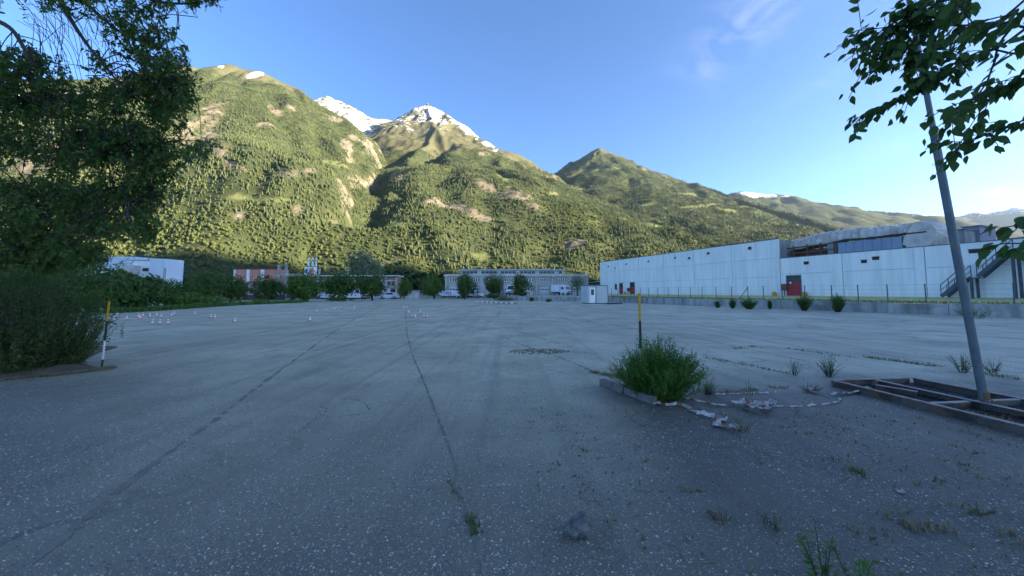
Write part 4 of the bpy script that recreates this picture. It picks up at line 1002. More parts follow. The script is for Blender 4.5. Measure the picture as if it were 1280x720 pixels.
# the rounded folded end of the hood
mb = MB(); r = random.Random(4); K = 22; c_s, c_z, rad = rs_(1161), rz(1161, 294.5), rz(1161, 276)-rz(1161, 294.5)
prof = []
for i in range(K+1):
    a = R(100)-R(250)*i/K; prof.append((c_s+rad*1.05*math.cos(a), c_z+rad*math.sin(a)))
prof += [(rs_(1141), rz(1141, 309)), (rs_(1141), rz(1141, 300))]
L_ = len(prof); rows = 7; vs = []
for j in range(rows):
    for s, z in prof: k = 1-.10*abs(2*j/(rows-1)-1)**2; vs.append(H(c_s+(s-c_s)*k+r.gauss(0, .05), OB+1.3-2.6*j/(rows-1)+r.gauss(0, .04), max(ZL+.06, c_z+(z-c_z)*k+r.gauss(0, .05))))
fs = [(j*L_+i, j*L_+(i+1) % L_, (j+1)*L_+(i+1) % L_, (j+1)*L_+i) for j in range(rows-1) for i in range(L_)]
cen = [H(c_s, OB+1.34, c_z), H(c_s, OB-1.34, c_z)]; b = len(vs); vs += cen
fs += [(i, (i+1) % L_, b) for i in range(L_)]+[((rows-1)*L_+(i+1) % L_, (rows-1)*L_+i, b+1) for i in range(L_)]
mb.add(vs, fs); tag(mb.build('tarpaulin_drum', M_TARP), 'rounded folded end of tarpaulin beside the lamp post on the roof', 'tarpaulin')
ub = empty('roof_unit', (0, 0, 0), 'long blue grey metal box under the tarpaulin hood on the low roof', 'roof unit')
s0, s1 = rs_(1058), rs_(1140)
M_BLUE = plain('blue_grey_sheet', (.27, .33, .42), (.22, .28, .36), .8, .6, stretch=(1, 1, .3))
hbox(s0, s1, OB+1.15, OB-1.3, ZL-.1, rz(1100, 299.5), 'casing', M_BLUE, ub)
n = 7
for i in range(n): hbox(s0+(s1-s0)*i/n+.03, s0+(s1-s0)*(i+1)/n-.03, OB+1.19, OB+1.15, ZL+.05, rz(1100, 299.5)-.05, 'sheet', M_BLUE, ub)
hbox(s0-.2, s1+1.9, OB+1.35, OB+1.22, rz(1100, 298.5), rz(1100, 297), 'shadow_gap_bar', M_BLK, ub)  # black bar filling the shadow gap between casing and hood
rg = empty('roof_gantry', (0, 0, 0), 'rusty open frame on the low roof under the left end of the tarpaulin', 'gantry')
s0, s1 = rs_(985), rs_(1056)
for s in (s0, s0+(s1-s0)*.3, s0+(s1-s0)*.55, s0+(s1-s0)*.78, s1):
    for o in (OB+1.5, OB-1.2):
        mb = MB(); mb.bar(H(s, o, ZL-.1), H(s, o, rz(1020, 306)), .14, .14); mb.build('post', M_RUST, rg)
for z in (ZL+.55, rz(1020, 309)):
    mb = MB(); mb.bar(H(s0, OB+1.5, z), H(s1, OB+1.5, z+.12), .12, .14); mb.build('beam', M_RUST, rg)
hbox(s0+.4, s1-.2, OB+.2, OB+.1, ZL-.1, ZL+1.0, 'back_sheet', M_RUST, rg)
hbox(rs_(1048), rs_(1056), OB+1.55, OB+.9, ZL-.1, rz(1052, 303), 'tank', M_PAN2, rg)
# dull roof boxes at the right
for px0, px1, top, off, m, lab in ((1202, 1221, 288.5, -9, M_PAN2, 'low grey roof box just right of the lamp post'), (1219, 1240, 284, -11, plain('mauve_sheet', (.24, .235, .29), (.19, .185, .23), 1, .7), 'pale mauve roof box behind the stair top')):
    e = empty('roof_box', (0, 0, 0), lab, 'roof unit'); s0, s1 = hs(px0, off), hs(px1, off); zt = hz((px0+px1)/2, top, off)
    hbox(s0, s1, off+1.5, off-1.5, ZL-.15, zt, 'casing', m, e); hbox(s0-.1, s1+.1, off+1.6, off-1.6, zt+.002, zt+.1, 'lid', M_STEEL, e)

# ------------------------------------------------------------------ fence on the bank
fn_ = empty('wire_fence', (0, 0, 0), 'thin wire fence with slim dark posts along the grass bank', 'fence')
fl = [along(wl_pts[:5], i/200)+Vector((hn.x*.9, hn.y*.9, 0)) for i in range(201)]
FP = [764.4, 772.5, 790, 800, 810.8, 822.4, 835.3, 848.4, 863.3, 878.4, 895.2, 914.3, 933.7, 955.8, 980, 1007, 1037.8, 1073, 1111, 1155.8, 1205, 1265.5]
tops = []; me = None
for px in FP:
    p = min(fl, key=lambda q: abs(to_pix(q.x, q.y, 1.2)[0]-px)); rr = random.Random(int(px))
    mb = MB(); mb.bar((0, 0, -.2), (rr.gauss(0, .03), rr.gauss(0, .03), 1.35), .05, .05); mb.build('fence_post', M_ST, fn_, (p.x, p.y, WZ+.08)); tops.append(Vector((p.x, p.y, WZ+.08)))
for z in (1.30, .95, .6, .3):
    mb = MB(); mb.tube([q+Vector((0, 0, z)) for q in tops], .005, 3); mb.build('wire', M_STEEL, fn_)
p = tops[12]; mb = MB(); mb.bar(p+Vector((0, 0, 1.2)), p+Vector((-.9*hu.x*1.2, -.9*hu.y*1.2, 0)), .05, .05); mb.build('brace', M_ST, fn_)

# ------------------------------------------------------------------ site cabin and pallets
cb = empty('site_cabin', (0, 0, 0), 'small white site cabin with a door standing before the low wall', 'cabin')
a, b, c = G(735.5, 379.8), G(746, 380.2), G(760, 379.6); M_CAB = plain('cabin_sheet', (.50, .51, .50), (.43, .44, .44), .8, .6)
front_u = (c-b).normalized(); W_ = 2.35; Hh = 2.35; left_v = (a-b); Dp = 3.0; lv = Vector((-front_u.y, front_u.x, 0)); b0 = b
lv = (Vector((a.x-.6, a.y+2.6, 0))-b).normalized(); lv = Vector((-front_u.y, front_u.x, 0)).lerp(lv, .5).normalized()
cu = front_u
def cp(i, j, z): return b0+cu*i+lv*j+Vector((0, 0, z))
W_ = (c-b).length
def cbox(i0, i1, j0, j1, z0, z1, name, mat, parent):
    mb = MB(); mb.hexa([cp(i, j, z) for z in (z0, z1) for i, j in ((i0, j0), (i1, j0), (i1, j1), (i0, j1))]); return mb.build(name, mat, parent)
WL = (b-a).length
b0 = a; cu = (c-a).normalized(); W_ = (c-a).length; lv = Vector((-cu.y, cu.x, 0))
cbox(0, W_, 0, 2.4, .10, Hh, 'body', M_CAB, cb); cbox(-.04, W_+.04, -.04, 2.44, Hh+.002, Hh+.10, 'roof', M_STEEL, cb); cbox(.1, W_-.1, .1, 2.3, -.02, .10, 'skid', M_BLK, cb)
dr = cbox(.18, .98, -.04, -.002, .14, 2.15, 'door', M_WHITE, cb); cbox(.38, .80, -.055, -.042, 1.15, 1.9, 'window', M_GLASS, dr)
for i in (1.1, W_-.01): cbox(i-.03, i+.03, -.05, -.002, .1, Hh, 'corner_strip', M_STEEL, cb)
pl = empty('pallet_pile', G(767, 380.3), 'pile of broken boards and pallets on the ground right of the white cabin', 'pallets')
r = random.Random(6)
for i in range(9):
    mb = MB(); mb.bar((r.uniform(-1.2, -.2), r.uniform(-.4, .4), .04+.04*(i % 3)), (r.uniform(.2, 1.3), r.uniform(-.4, .4), .05+.05*(i % 3)), .14, .05); mb.build('board', M_BLK if i % 3 else M_CONE, pl)

# ------------------------------------------------------------------ far buildings
def xbox(x0, x1, y0, y1, z0, z1, name, mat, parent): mb = MB(); mb.box(x0, x1, y0, y1, z0, z1); return mb.build(name, mat, parent)
def fx(px, Y): return P(px, 350, Y).x
def fz(py, Y): return P(640, py, Y).z
M_BEIGE = plain('beige_render', (.46, .41, .335), (.38, .34, .28), .7, .9, stretch=(1, 1, .4)); M_PALEB = plain('pale_band', (.52, .51, .48), (.42, .41, .39), .8, .85)
M_FRAMEW = plain('white_frames', (.66, .66, .65), (.58, .58, .57), 2, .6); M_GAR = plain('garage_sheet', (.60, .61, .61), (.53, .54, .55), .6, .6); M_SLATE = plain('roof_sheet', (.42, .43, .43), (.34, .35, .35), .5, .6)
ws = empty('workshop', (0, 0, 0), 'long two storey beige workshop with white garage doors and windows in fives', 'building')
Y = 95.0; z0, zt = .55, fz(345.6, Y); zm = fz(356, Y); x0, x1 = fx(557.5, Y), fx(734, Y)
xbox(x0, x1, Y, Y+22, z0-.6, zt, 'wall', M_BEIGE, ws); xbox(x0-.5, x1+.5, Y-.5, Y+22.4, zt+.002, zt+.55, 'roof_edge', M_PALEB, ws)
mb = MB(); mb.hexa([Vector(v) for v in ((x0-.3, Y-.3, zt+.555), (x1+.3, Y-.3, zt+.555), (x1+.3, Y+22, zt+.555), (x0-.3, Y+22, zt+.555), (x0+1.5, Y+6, zt+0.85), (x1-1.5, Y+6, zt+0.85), (x1-1.5, Y+16, zt+0.85), (x0+1.5, Y+16, zt+0.85))]); mb.build('roof', M_SLATE, ws)
mx0, mx1, MY = fx(576, Y+8), fx(705, Y+8), Y+8; mz = fz(338, MY)
mo = xbox(mx0, mx1, MY, MY+6, zt+.5, mz, 'roof_monitor', M_PALEB, ws); xbox(mx0-.4, mx1+.4, MY-.5, MY+6.4, mz+.002, mz+.35, 'monitor_roof', M_SLATE, ws)
n = 26
for i in range(n):
    if i % 5 == 4: continue
    a_, b_ = mx0+.4+(mx1-mx0-.8)*i/n, mx0+.4+(mx1-mx0-.8)*(i+.86)/n; xbox(a_, b_, MY-.04, MY-.002, mz-.85, mz-.25, 'pane', M_GLASS, mo)
xbox(x0-.1, x1+.1, Y-.22, Y-.002, zm-.18, zm+.18, 'string_course', M_PALEB, ws)
BAY = [557.5, 581, 603.5, 626.5, 647.5, 670.5, 690.5, 712, 734]
for i, px in enumerate(BAY):
    x = fx(px, Y); wd = .35 if i not in (2,) else 1.3; xbox(x-wd/2, x+wd/2, Y-.32, Y-.003, z0-.5, zt, 'pilaster', M_PALEB, ws)
for i in range(8):
    xa, xb = fx(BAY[i], Y), fx(BAY[i+1], Y); w = xb-xa
    if i != 7:
        f = xbox(xa+w*.2, xb-w*.16, Y-.10, Y-.004, fz(352, Y), fz(347.6, Y), 'window', M_FRAMEW, ws); fw = w*.64/5
        for k in range(5): xbox(xa+w*.2+fw*(k+.28), xa+w*.2+fw*(k+.80), Y-.13, Y-.102, fz(351.6, Y), fz(348, Y), 'pane', M_GLASS, f)
    gd = xbox(xa+w*.18, xb-w*.2, Y-.12, Y-.005, z0, fz(358.8 if i % 3 else 357.6, Y), 'garage_door', M_GAR, ws)
    for k in range(4): xbox(xa+w*.18+w*.62*(k+.25)/4, xa+w*.18+w*.62*(k+.75)/4, Y-.14, Y-.122, z0+1.45, z0+1.75, 'pane', M_GLASS, gd)
    for k in range(4): xbox(xa+w*.18, xb-w*.2, Y-.15, Y-.122, z0+.05+k*.58, z0+.60+k*.58-.06, 'door_panel', M_GAR, gd) if k != 2 else None
    lt = xbox(xa+w*.14, xb-w*.16, Y-.18, Y-.125, fz(357.2, Y), fz(356.9, Y), 'lintel', M_PALEB, ws)
xbox(fx(710.3, Y), fx(710.9, Y), Y+3, Y+3.3, zt, fz(334, Y), 'flue', M_STEEL, ws)
# small lean-to between workshop and hall
ln = empty('lean_to', (0, 0, 0), 'low open shed roof between the beige workshop and the white hall', 'shed')
Y2 = 98; a_, b_ = fx(736, Y2), fx(752, Y2); xbox(a_, b_+2, Y2+1, Y2+6, .5, fz(355, Y2), 'wall', M_BEIGE, ln)
mb = MB(); zq = fz(352.6, Y2); mb.hexa([Vector(v) for v in ((a_-.6, Y2-1, zq-.3), (b_+2, Y2-1, zq+.35), (b_+2, Y2+6, zq+.35), (a_-.6, Y2+6, zq-.3), (a_-.6, Y2-1, zq-.1), (b_+2, Y2-1, zq+.6), (b_+2, Y2+6, zq+.6), (a_-.6, Y2+6, zq-.1))]); mb.build('roof', M_SLATE, ln)
xbox(a_+.2, b_, Y2-.5, Y2-.3, fz(359, Y2), fz(357, Y2), 'beam', M_BLK, ln)

def brick_mat(name, c1, c2):
    t = NT(name); b = t.n.new('ShaderNodeTexBrick'); b.inputs['Scale'].default_value = 2.2; b.inputs['Color1'].default_value = (*c1, 1); b.inputs['Color2'].default_value = (*c2, 1)
    b.inputs['Mortar'].default_value = (.30, .27, .24, 1); b.inputs['Mortar Size'].default_value = .02; t.l.new(t.map((1, 1, 1), (R(90), 0, 0)), b.inputs[0])
    return t.done(t.mix(t.rng(t.noise(.5, 5, .6), .4, .7, 0, .4), b.outputs['Color'], tuple(x*.6 for x in c1)), .9)
M_BRICK = brick_mat('brick', (.40, .20, .135), (.31, .15, .10)); M_SALM = plain('salmon_render', (.60, .26, .19), (.52, .22, .165), .5, .9, stretch=(1, 1, .3))
bb = empty('brick_building', (0, 0, 0), 'low red brick building with a flat pale roof behind the trees', 'building')
Y = 88.0; x0, x1 = fx(368, Y), fx(496.5, Y); zt = fz(345.6, Y)
xbox(x0, x1, Y, Y+4, -.3, zt, 'wall', M_BRICK, bb); xbox(x0-.3, x1+.35, Y-.6, Y+4.3, zt+.002, zt+.28, 'roof', M_PALEB, bb); xbox(x0-.1, x1+.15, Y-.35, Y-.002, zt-.22, zt, 'fascia', M_BLK, bb)
for px in (398.3, 430, 457, 482.4, 495.6): x = fx(px, Y); xbox(x-.18, x+.18, Y-.2, Y-.003, -.3, zt-.22, 'pilaster', M_PALEB, bb)
for zz in (fz(350.7, Y), fz(358.5, Y)): xbox(x0, x1, Y-.14, Y-.004, zz-.12, zz+.12, 'band', M_PALEB, bb)
for px, w in ((406, .8), (420, .8), (444, .8), (470, .8), (489, .85)):
    f = xbox(fx(px, Y)-w, fx(px, Y)+w, Y-.10, Y-.005, fz(356.3, Y), fz(352.3, Y), 'window', M_PALEB, bb)
    for k in (0, 1): xbox(fx(px, Y)-w+.1+k*w, fx(px, Y)-.08+k*w, Y-.13, Y-.102, fz(356, Y), fz(352.6, Y), 'pane', M_GLASS, f)
for a_, b_, tp, m in ((464, 470, 363, M_GAR), (470.5, 476, 360.5, M_GAR), (476.5, 488, 359.5, M_GAR), (399.5, 408, 362.3, M_BLK), (489.5, 495, 361.5, M_GLASS)):
    g = xbox(fx(a_, Y), fx(b_, Y), Y-.12, Y-.006, -.2, fz(tp, Y), 'garage_door', m, bb)
    for k in range(3): xbox(fx(a_, Y)+.1, fx(b_, Y)-.1, Y-.15, Y-.122, .1+k*.8, .78+k*.8, 'door_panel', m, g) if m is M_GAR else None
# roof hut with the antennas
Y3 = 90.5; ht = empty('antenna_hut', (fx(386, Y3), Y3, zt), 'white rooftop hut carrying a cluster of panel antennas on a pole', 'antenna')
hz0 = zt; hh = fz(333.5, Y3)-zt; w = fx(390.3, Y3)-fx(378.3, Y3)
mb = MB(); mb.box(-w/2, w/2, 0, 1.4, 0, hh); mb.build('hut', M_WHITE, ht); mb = MB(); mb.box(w*.02, w*.5-.05, -.03, -.002, .3, hh-.3); mb.build('red_panel', M_SALM, ht)
mb = MB(); mb.box(-w*.36, -w*.2, -.04, -.002, hh*.4, hh*.75); mb.build('window', M_GLASS, ht)
cx_ = fx(388.5, Y3)-fx(386, Y3); mb = MB(); mb.tube([(cx_, .8, hh), (cx_, .8, fz(321.5, Y3)-zt)], .08, 8); mb.build('pole', M_STEEL, ht)
for zc_, hgt in ((fz(323.5, Y3)-zt, .62), (fz(329.8, Y3)-zt, 1.15)):
    mb = MB(); mb.bar((cx_-.9, .6, zc_), (cx_+.9, .6, zc_), .06, .06); mb.build('crossbar', M_STEEL, ht)
    for dx_ in (-.95, .05, .85):
        mb = MB(); mb.box(-.20, .20, -.12, .12, -hgt/2, hgt/2); bevel(mb.build('antenna_panel', M_WHITE, ht, (cx_+dx_, .45+.1*abs(dx_), zc_)), .05, 2)
for px, top in ((399, 337.5), (434, 338.5)):
    e = empty('roof_pipe', (fx(px, Y3), Y3, zt), 'pale roof pipe right of the antenna hut' if px < 410 else 'thin white mast on the brick building roof', 'pipe')
    mb = MB(); mb.tube([(0, 0, .1), (0, 0, fz(top, Y3)-zt)], .22 if px < 410 else .05, 8); mb.build('pipe', M_PALEB, e); mb = MB(); mb.box(-.5 if px > 410 else -.3, .5 if px > 410 else .3, -.1, .1, fz(top, Y3)-zt, fz(top, Y3)-zt+.12); mb.build('cap', M_PALEB, e)
# salmon building
sb = empty('salmon_building', (0, 0, 0), 'salmon pink industrial block with white vertical bands', 'building')
Y = 84.0; x0, x1 = fx(292.2, Y), fx(347.5, Y); zt = fz(336.8, Y)
xbox(x0, x1, Y, Y+4, -.3, zt, 'wall', M_SALM, sb); xbox(x0-.08, x1+.08, Y-.08, Y+4.1, zt+.002, zt+.14, 'coping', M_RED, sb)
for a_, b_ in ((292.2, 294.6), (308.6, 312), (326, 330)): xbox(fx(a_, Y), fx(b_, Y), Y-.18, Y-.003, -.3, zt-.02, 'white_band', M_WHITE, sb)
for px in (305.5, 315.5, 322.7, 333, 340): f = xbox(fx(px, Y)-.22, fx(px, Y)+.22, Y-.08, Y-.004, fz(347, Y), fz(344.2, Y), 'window', M_PALEB, sb); xbox(fx(px, Y)-.16, fx(px, Y)+.16, Y-.10, Y-.082, fz(346.7, Y), fz(344.5, Y), 'pane', M_GLASS, f)
xbox(fx(310, Y), fx(318, Y), Y-.1, Y-.005, -.2, fz(362.5, Y), 'gate', plain('maroon_gate', (.10, .035, .045), (.07, .03, .035), 2, .7), sb); xbox(fx(309, Y), fx(314, Y), Y-1.0, Y-.1, fz(361.5, Y), fz(359.5, Y), 'gate_hood', M_PALEB, sb)
xbox(fx(317, Y), fx(330, Y), Y-2.2, Y-.02, fz(353.5, Y), fz(352.2, Y), 'canopy', M_BLK, sb); xbox(fx(318.5, Y), fx(321, Y), Y-2.1, Y-1.7, -.2, fz(353.6, Y), 'canopy_post', M_PALEB, sb); xbox(fx(321.5, Y), fx(329, Y), Y-1.2, Y-.02, fz(360, Y), fz(353.7, Y), 'office_window', M_GLASS, sb)
for px, tp, lab in ((348.5, 332.2, 'square concrete chimney at the right corner of the salmon block'), (357.3, 330.3, 'stained concrete chimney standing free right of the salmon block')):
    e = empty('chimney', (fx(px, Y-1), Y-1, -.2), lab, 'chimney'); mb = MB(); w = .30 if px < 350 else .22; zz = fz(tp, Y-1)+.2; mb.hexa([Vector(v) for v in ((-w, -w, 0), (w, -w, 0), (w, w, 0), (-w, w, 0), (-w*.85, -w*.85, zz), (w*.85, -w*.85, zz), (w*.85, w*.85, zz), (-w*.85, w*.85, zz))]); mb.build('stack', M_CONC, e)
    mb = MB(); mb.box(-w-.05, w+.05, -w-.05, w+.05, zz*.7, zz*.7+.25); mb.build('collar', M_PALEB, e); mb = MB(); mb.box(-w, w, -w, w, zz+.002, zz+.12); mb.build('cap', M_PALEB, e)
mb = MB(); mb.tube([(fx(349, 83), 83, fz(345, 83)), (fx(353, 83), 83, fz(343, 83)), (fx(357, 83), 83, fz(346, 83))], .15, 6); tag(mb.build('duct', M_PALEB), 'pale bent duct between the two concrete chimneys', 'duct')
xs_ = empty('link_building', (0, 0, 0), 'dark flat roofed link between the chimneys and the brick building', 'building'); Y4 = 92
xbox(fx(360, Y4), fx(370, Y4), Y4, Y4+8, -.2, fz(345, Y4), 'wall', M_BRICK, xs_); xbox(fx(359, Y4), fx(371, Y4), Y4-.6, Y4+8, fz(345, Y4)+.002, fz(342, Y4), 'roof', M_PALEB, xs_); xbox(fx(360.5, Y4), fx(369.5, Y4), Y4-.2, Y4-.002, fz(350, Y4), fz(345.5, Y4), 'dark_strip', M_BLK, xs_)
# bluish white plant at the left
wp = empty('white_plant', (0, 0, 0), 'bluish white factory block at the left behind the near tree', 'building')
M_WPL = plain('blue_white_sheet', (.62, .68, .76), (.55, .61, .70), .25, .7, stretch=(1, 1, .3)); Y = 105.0
xbox(fx(186, Y), fx(205, Y), Y, Y+6, -.3, fz(323.5, Y), 'tower', M_WPL, wp); xbox(fx(160, Y), fx(185.8, Y), Y+.5, Y+6, -.3, fz(325.5, Y), 'wall', M_WHITE, wp); xbox(fx(95, Y), fx(159.8, Y), Y+2, Y+16, -.3, fz(321, Y+2), 'side_wing', M_WPL, wp)
xbox(fx(159, Y), fx(185.7, Y), Y+.3, Y+6.2, fz(325.5, Y)+.002, fz(324.9, Y), 'coping', M_STEEL, wp); xbox(fx(196, Y), fx(201, Y), Y-.1, Y-.004, fz(352, Y), fz(344, Y), 'window', M_FRAMEW, wp); xbox(fx(196.6, Y), fx(200.4, Y), Y-.13, Y-.102, fz(351.5, Y), fz(344.6, Y), 'pane', M_GLASS, wp)
xbox(fx(191, Y), fx(194, Y), Y-.2, Y-.01, -.2, fz(362, Y), 'door', M_PALEB, wp); xbox(fx(176, Y), fx(183, Y), Y+.3, Y+.49, fz(339, Y), fz(335, Y), 'window', M_GLASS, wp); xbox(fx(162, Y), fx(173, Y), Y-4, Y+.48, -.2, fz(332, Y), 'annexe', M_PALEB, wp)
mb = MB(); mb.tube([(fx(188.5, Y), Y-1, fz(326, Y)), (fx(188.5, Y), Y-1, fz(313, Y))], .10, 6); mb.build('vent_pipe', M_STEEL, wp)
mb = MB()
for k in (0, 1): mb.bar((fx(206+2*k, Y), Y-.4, 0), (fx(206+2*k, Y), Y-.4, fz(335, Y)), .10, .10)
for k in range(16): mb.bar((fx(206, Y), Y-.4, .5+k*.5), (fx(208, Y), Y-.4, .5+k*.5), .06, .06)
mb.build('ladder', M_STEEL, wp)
# pale small huts beside the brick building
for px0, px1, top, Y5, lab in ((509.5, 524, 363.5, 89, 'pale flat roofed garage hut right of the brick building'),):
    e = empty('garage_hut', (0, 0, 0), lab, 'hut'); xbox(fx(px0, Y5), fx(px1, Y5), Y5, Y5+4, -.1, fz(top, Y5), 'wall', M_PALEB, e); xbox(fx(px0, Y5)-.15, fx(px1, Y5)+.2, Y5-.2, Y5+4.2, fz(top, Y5)+.002, fz(top, Y5)+.16, 'roof', M_CONC, e)
    for k in range(2): xbox(fx(px0, Y5)+.25+k*1.25, fx(px0, Y5)+1.3+k*1.25, Y5-.05, Y5-.002, 0, fz(top, Y5)-.5, 'door', M_GAR, e)
yw = empty('yard_wall', (0, 0, 0), 'low grey concrete wall between the pale hut and the parked van', 'wall'); xbox(fx(526, 89), fx(552, 89), 89, 89.3, -.1, .75, 'wall', M_CONC, yw)

# ------------------------------------------------------------------ vehicles
M_VAN = plain('van_white', (.74, .75, .76), (.66, .67, .68), 1, .3); M_BLUP = plain('blue_print', (.05, .13, .42), (.04, .11, .36), 2, .5); M_SILV = plain('car_silver', (.42, .44, .46), (.36, .38, .40), 1, .3, .4)
M_CARD = plain('car_dark_blue', (.05, .09, .13), (.04, .07, .10), 1, .25); M_LAMP = plain('lamp_glass', (.6, .6, .58), (.5, .5, .48), 4, .15); M_TAIL = plain('tail_glass', (.32, .02, .02), (.25, .02, .02), 4, .2)
def wheels(e, xs, hw, rad):
    for x in xs:
        for s in (-1, 1):
            mb = MB(); mb.tube([(x, s*(hw-.20), rad), (x, s*hw, rad)], rad, 14); w = mb.build('wheel', M_DARK, e); mb = MB(); mb.tube([(x, s*(hw-.02), rad), (x, s*(hw+.015), rad)], rad*.58, 10); mb.build('rim', M_SILV, w)
def body_from(profile, hw, mat, e, name='body', inset=.12, bev=.06):
    n = len(profile); vs = []
    zmx = max(z for x, z in profile)
    for s in (-1, 1): vs += [(x, s*(hw-inset*max(0, (z-.9)/(zmx-.9))), z) for x, z in profile]
    mb = MB(); mb.add(vs, [tuple(range(n)), tuple(range(2*n-1, n-1, -1))]+[(i, n+i, n+(i+1) % n, (i+1) % n) for i in range(n)])
    o = mb.build(name, mat, e); bm = bmesh.new(); bm.from_mesh(o.data); bmesh.ops.recalc_face_normals(bm, faces=bm.faces); bm.to_mesh(o.data); bm.free(); return bevel(o, bev, 2)
def van(loc, rz, label, mat=M_VAN, L=5.4, Ht=2.4, box=False):
    e = empty('parked_van' if not box else 'parked_truck', loc, label, 'van' if not box else 'truck', None, rz); k = L/5.4
    if not box:
        body_from([(0, .32), (0, .95), (.12, 1.08), (.95, 1.28), (1.75, Ht-.15), (2.2, Ht), (L-.1, Ht), (L, Ht-.2), (L, .32)], 1.0, mat, e)
    else:
        body_from([(0, .38), (0, 1.0), (.1, 1.2), (.45, 2.05), (.7, 2.2), (1.75, 2.25), (1.75, .38)], 1.0, mat, e, 'cab'); mb = MB(); mb.box(1.85, L, -1.05, 1.05, .75, Ht); bevel(mb.build('cargo_box', mat, e), .03); mb = MB(); mb.box(.5, L-.1, -.45, .45, .42, .72); mb.build('chassis', M_BLK, e)
    wx = (1.02, 1.68) if not box else (.16, .44)
    zz = (1.34, Ht-.22) if not box else (1.28, 2.0)
    mb = MB(); mb.hexa([Vector(v) for v in ((wx[0]-.035, -.80, zz[0]), (wx[0]-.035, .80, zz[0]), (wx[0]+.0, .80, zz[0]-.02), (wx[0], -.80, zz[0]-.02), (wx[1]-.035, -.74, zz[1]), (wx[1]-.035, .74, zz[1]), (wx[1], .74, zz[1]-.02), (wx[1], -.74, zz[1]-.02))]); mb.build('windscreen', M_GLASS, e)
    for s in (-1, 1):
        a0, a1 = (1.55, 2.45) if not box else (.6, 1.45); yo = .985 if not box else .97
        mb = MB(); mb.hexa([Vector(v) for v in ((a0, s*yo-.03, 1.35), (a1, s*yo-.03, 1.35), (a1, s*yo+.015, 1.35), (a0, s*yo+.015, 1.35), (a0+.35, s*(yo-.06)-.03, 1.95), (a1, s*(yo-.06)-.03, 1.95), (a1, s*(yo-.06)+.015, 1.95), (a0+.35, s*(yo-.06)+.015, 1.95))]); mb.build('side_window', M_GLASS, e)
        mb = MB(); mb.box(-.03, .06, s*.78-.16, s*.78+.16, .75, .95); mb.build('headlight', M_LAMP, e); mb = MB(); mb.box(L-.03, L+.03, s*.85-.08, s*.85+.08, .8, 1.2); mb.build('tail_light', M_TAIL, e)
    mb = MB(); mb.box(-.10, .10, -.95, .95, .34, .58); bevel(mb.build('bumper', M_BLK, e), .04, 2); mb = MB(); mb.box(-.035, .0, -.45, .45, .68, .9); mb.build('grille', M_BLK, e)
    wheels(e, (.95*k if not box else .85, L-1.05), 1.0, .34); return e
def car(loc, rz, label, mat):
    e = empty('parked_car', loc, label, 'car', None, rz); body_from([(0, .28), (0, .68), (.15, .78), (1.05, .92), (1.75, 1.40), (2.2, 1.48), (3.1, 1.46), (3.95, 1.0), (4.25, .92), (4.3, .3)], .88, mat, e, 'body', .22)
    for s in (-1, 1):
        mb = MB(); mb.hexa([Vector(v) for v in ((1.35, s*.86-.02, .98), (3.35, s*.86-.02, .98), (3.35, s*.86+.025, .98), (1.35, s*.86+.025, .98), (1.9, s*.72-.02, 1.36), (3.0, s*.72-.02, 1.36), (3.0, s*.72+.025, 1.36), (1.9, s*.72+.025, 1.36))]); mb.build('side_window', M_GLASS, e)
        mb = MB(); mb.box(-.03, .10, s*.6-.16, s*.6+.16, .60, .74); mb.build('headlight', M_LAMP, e); mb = MB(); mb.box(4.22, 4.33, s*.62-.14, s*.62+.14, .72, .88); mb.build('tail_light', M_TAIL, e)
    mb = MB(); mb.hexa([Vector(v) for v in ((1.05, -.68, .97), (1.05, .68, .97), (1.08, .68, .93), (1.08, -.68, .93), (1.72, -.6, 1.41), (1.72, .6, 1.41), (1.76, .6, 1.37), (1.76, -.6, 1.37))]); mb.build('windscreen', M_GLASS, e)
    wheels(e, (.82, 3.45), .88, .31); return e
# trailer with blue lettering beside the tree
tl = empty('box_trailer', (fx(552, 90), 90, 0), 'white box trailer with blue scrolling marks parked before the workshop', 'trailer')
mb = MB(); Lt = fx(583, 90)-fx(552, 90); zt_ = fz(363.2, 90); mb.box(0, Lt, 0, 2.3, .62, zt_); bevel(mb.build('box', M_VAN, tl), .05); mb = MB(); mb.box(.2, Lt+.8, .5, 1.8, .42, .60); mb.build('chassis', M_BLK, tl)
for x in (Lt*.62, Lt*.78):
    for y in (.05, 2.05): mb = MB(); mb.tube([(x, y, .38), (x, y+.2, .38)], .38, 14); w = mb.build('wheel', M_DARK, tl); mb = MB(); mb.tube([(x, y-.02, .38), (x, y+.02, .38)], .2, 10); mb.build('rim', M_SILV, w)
rr = random.Random(9)
def ring(cx, cz, rad, th, a0=0, a1=6.283):
    mb = MB(); k = 18; vs = []
    for i in range(k+1):
        a = a0+(a1-a0)*i/k
        for q in (rad-th/2, rad+th/2): vs += [(cx+q*math.cos(a), -.006, cz+q*math.sin(a)*.85)]
    mb.add(vs, [(2*i, 2*i+1, 2*i+3, 2*i+2) for i in range(k)]); return mb.build('blue_mark', M_BLUP, tl)
for cx, cz, q in ((.85, 1.55, .38), (1.35, 1.35, .30), (1.85, 1.15, .36), (2.25, 1.6, .22), (4.5, 1.55, .28), (4.95, 1.45, .20)): ring(cx, cz, q, .13, rr.random()*3, 4.2+rr.random()*5)
van((fx(548, 92), 92, 0), R(90), 'white van seen end on just left of the box trailer', L=4.4, Ht=1.9)
Z7 = .78
van((fx(637, 91), 89.5, Z7), R(78), 'white van with dark windscreen left of the conical tree', L=5.0)
van((fx(709.5, 90), 88.5, Z7), R(138), 'white box truck facing right before the third garage door', box=True, L=4.3, Ht=2.35)
car((fx(617, 93), 92, .2), R(80), 'silver car half hidden behind the tree left of the white van', M_SILV); car((fx(603.5, 93), 92.5, .3), R(160), 'white car behind the bush in front of the wide pilaster', M_VAN)
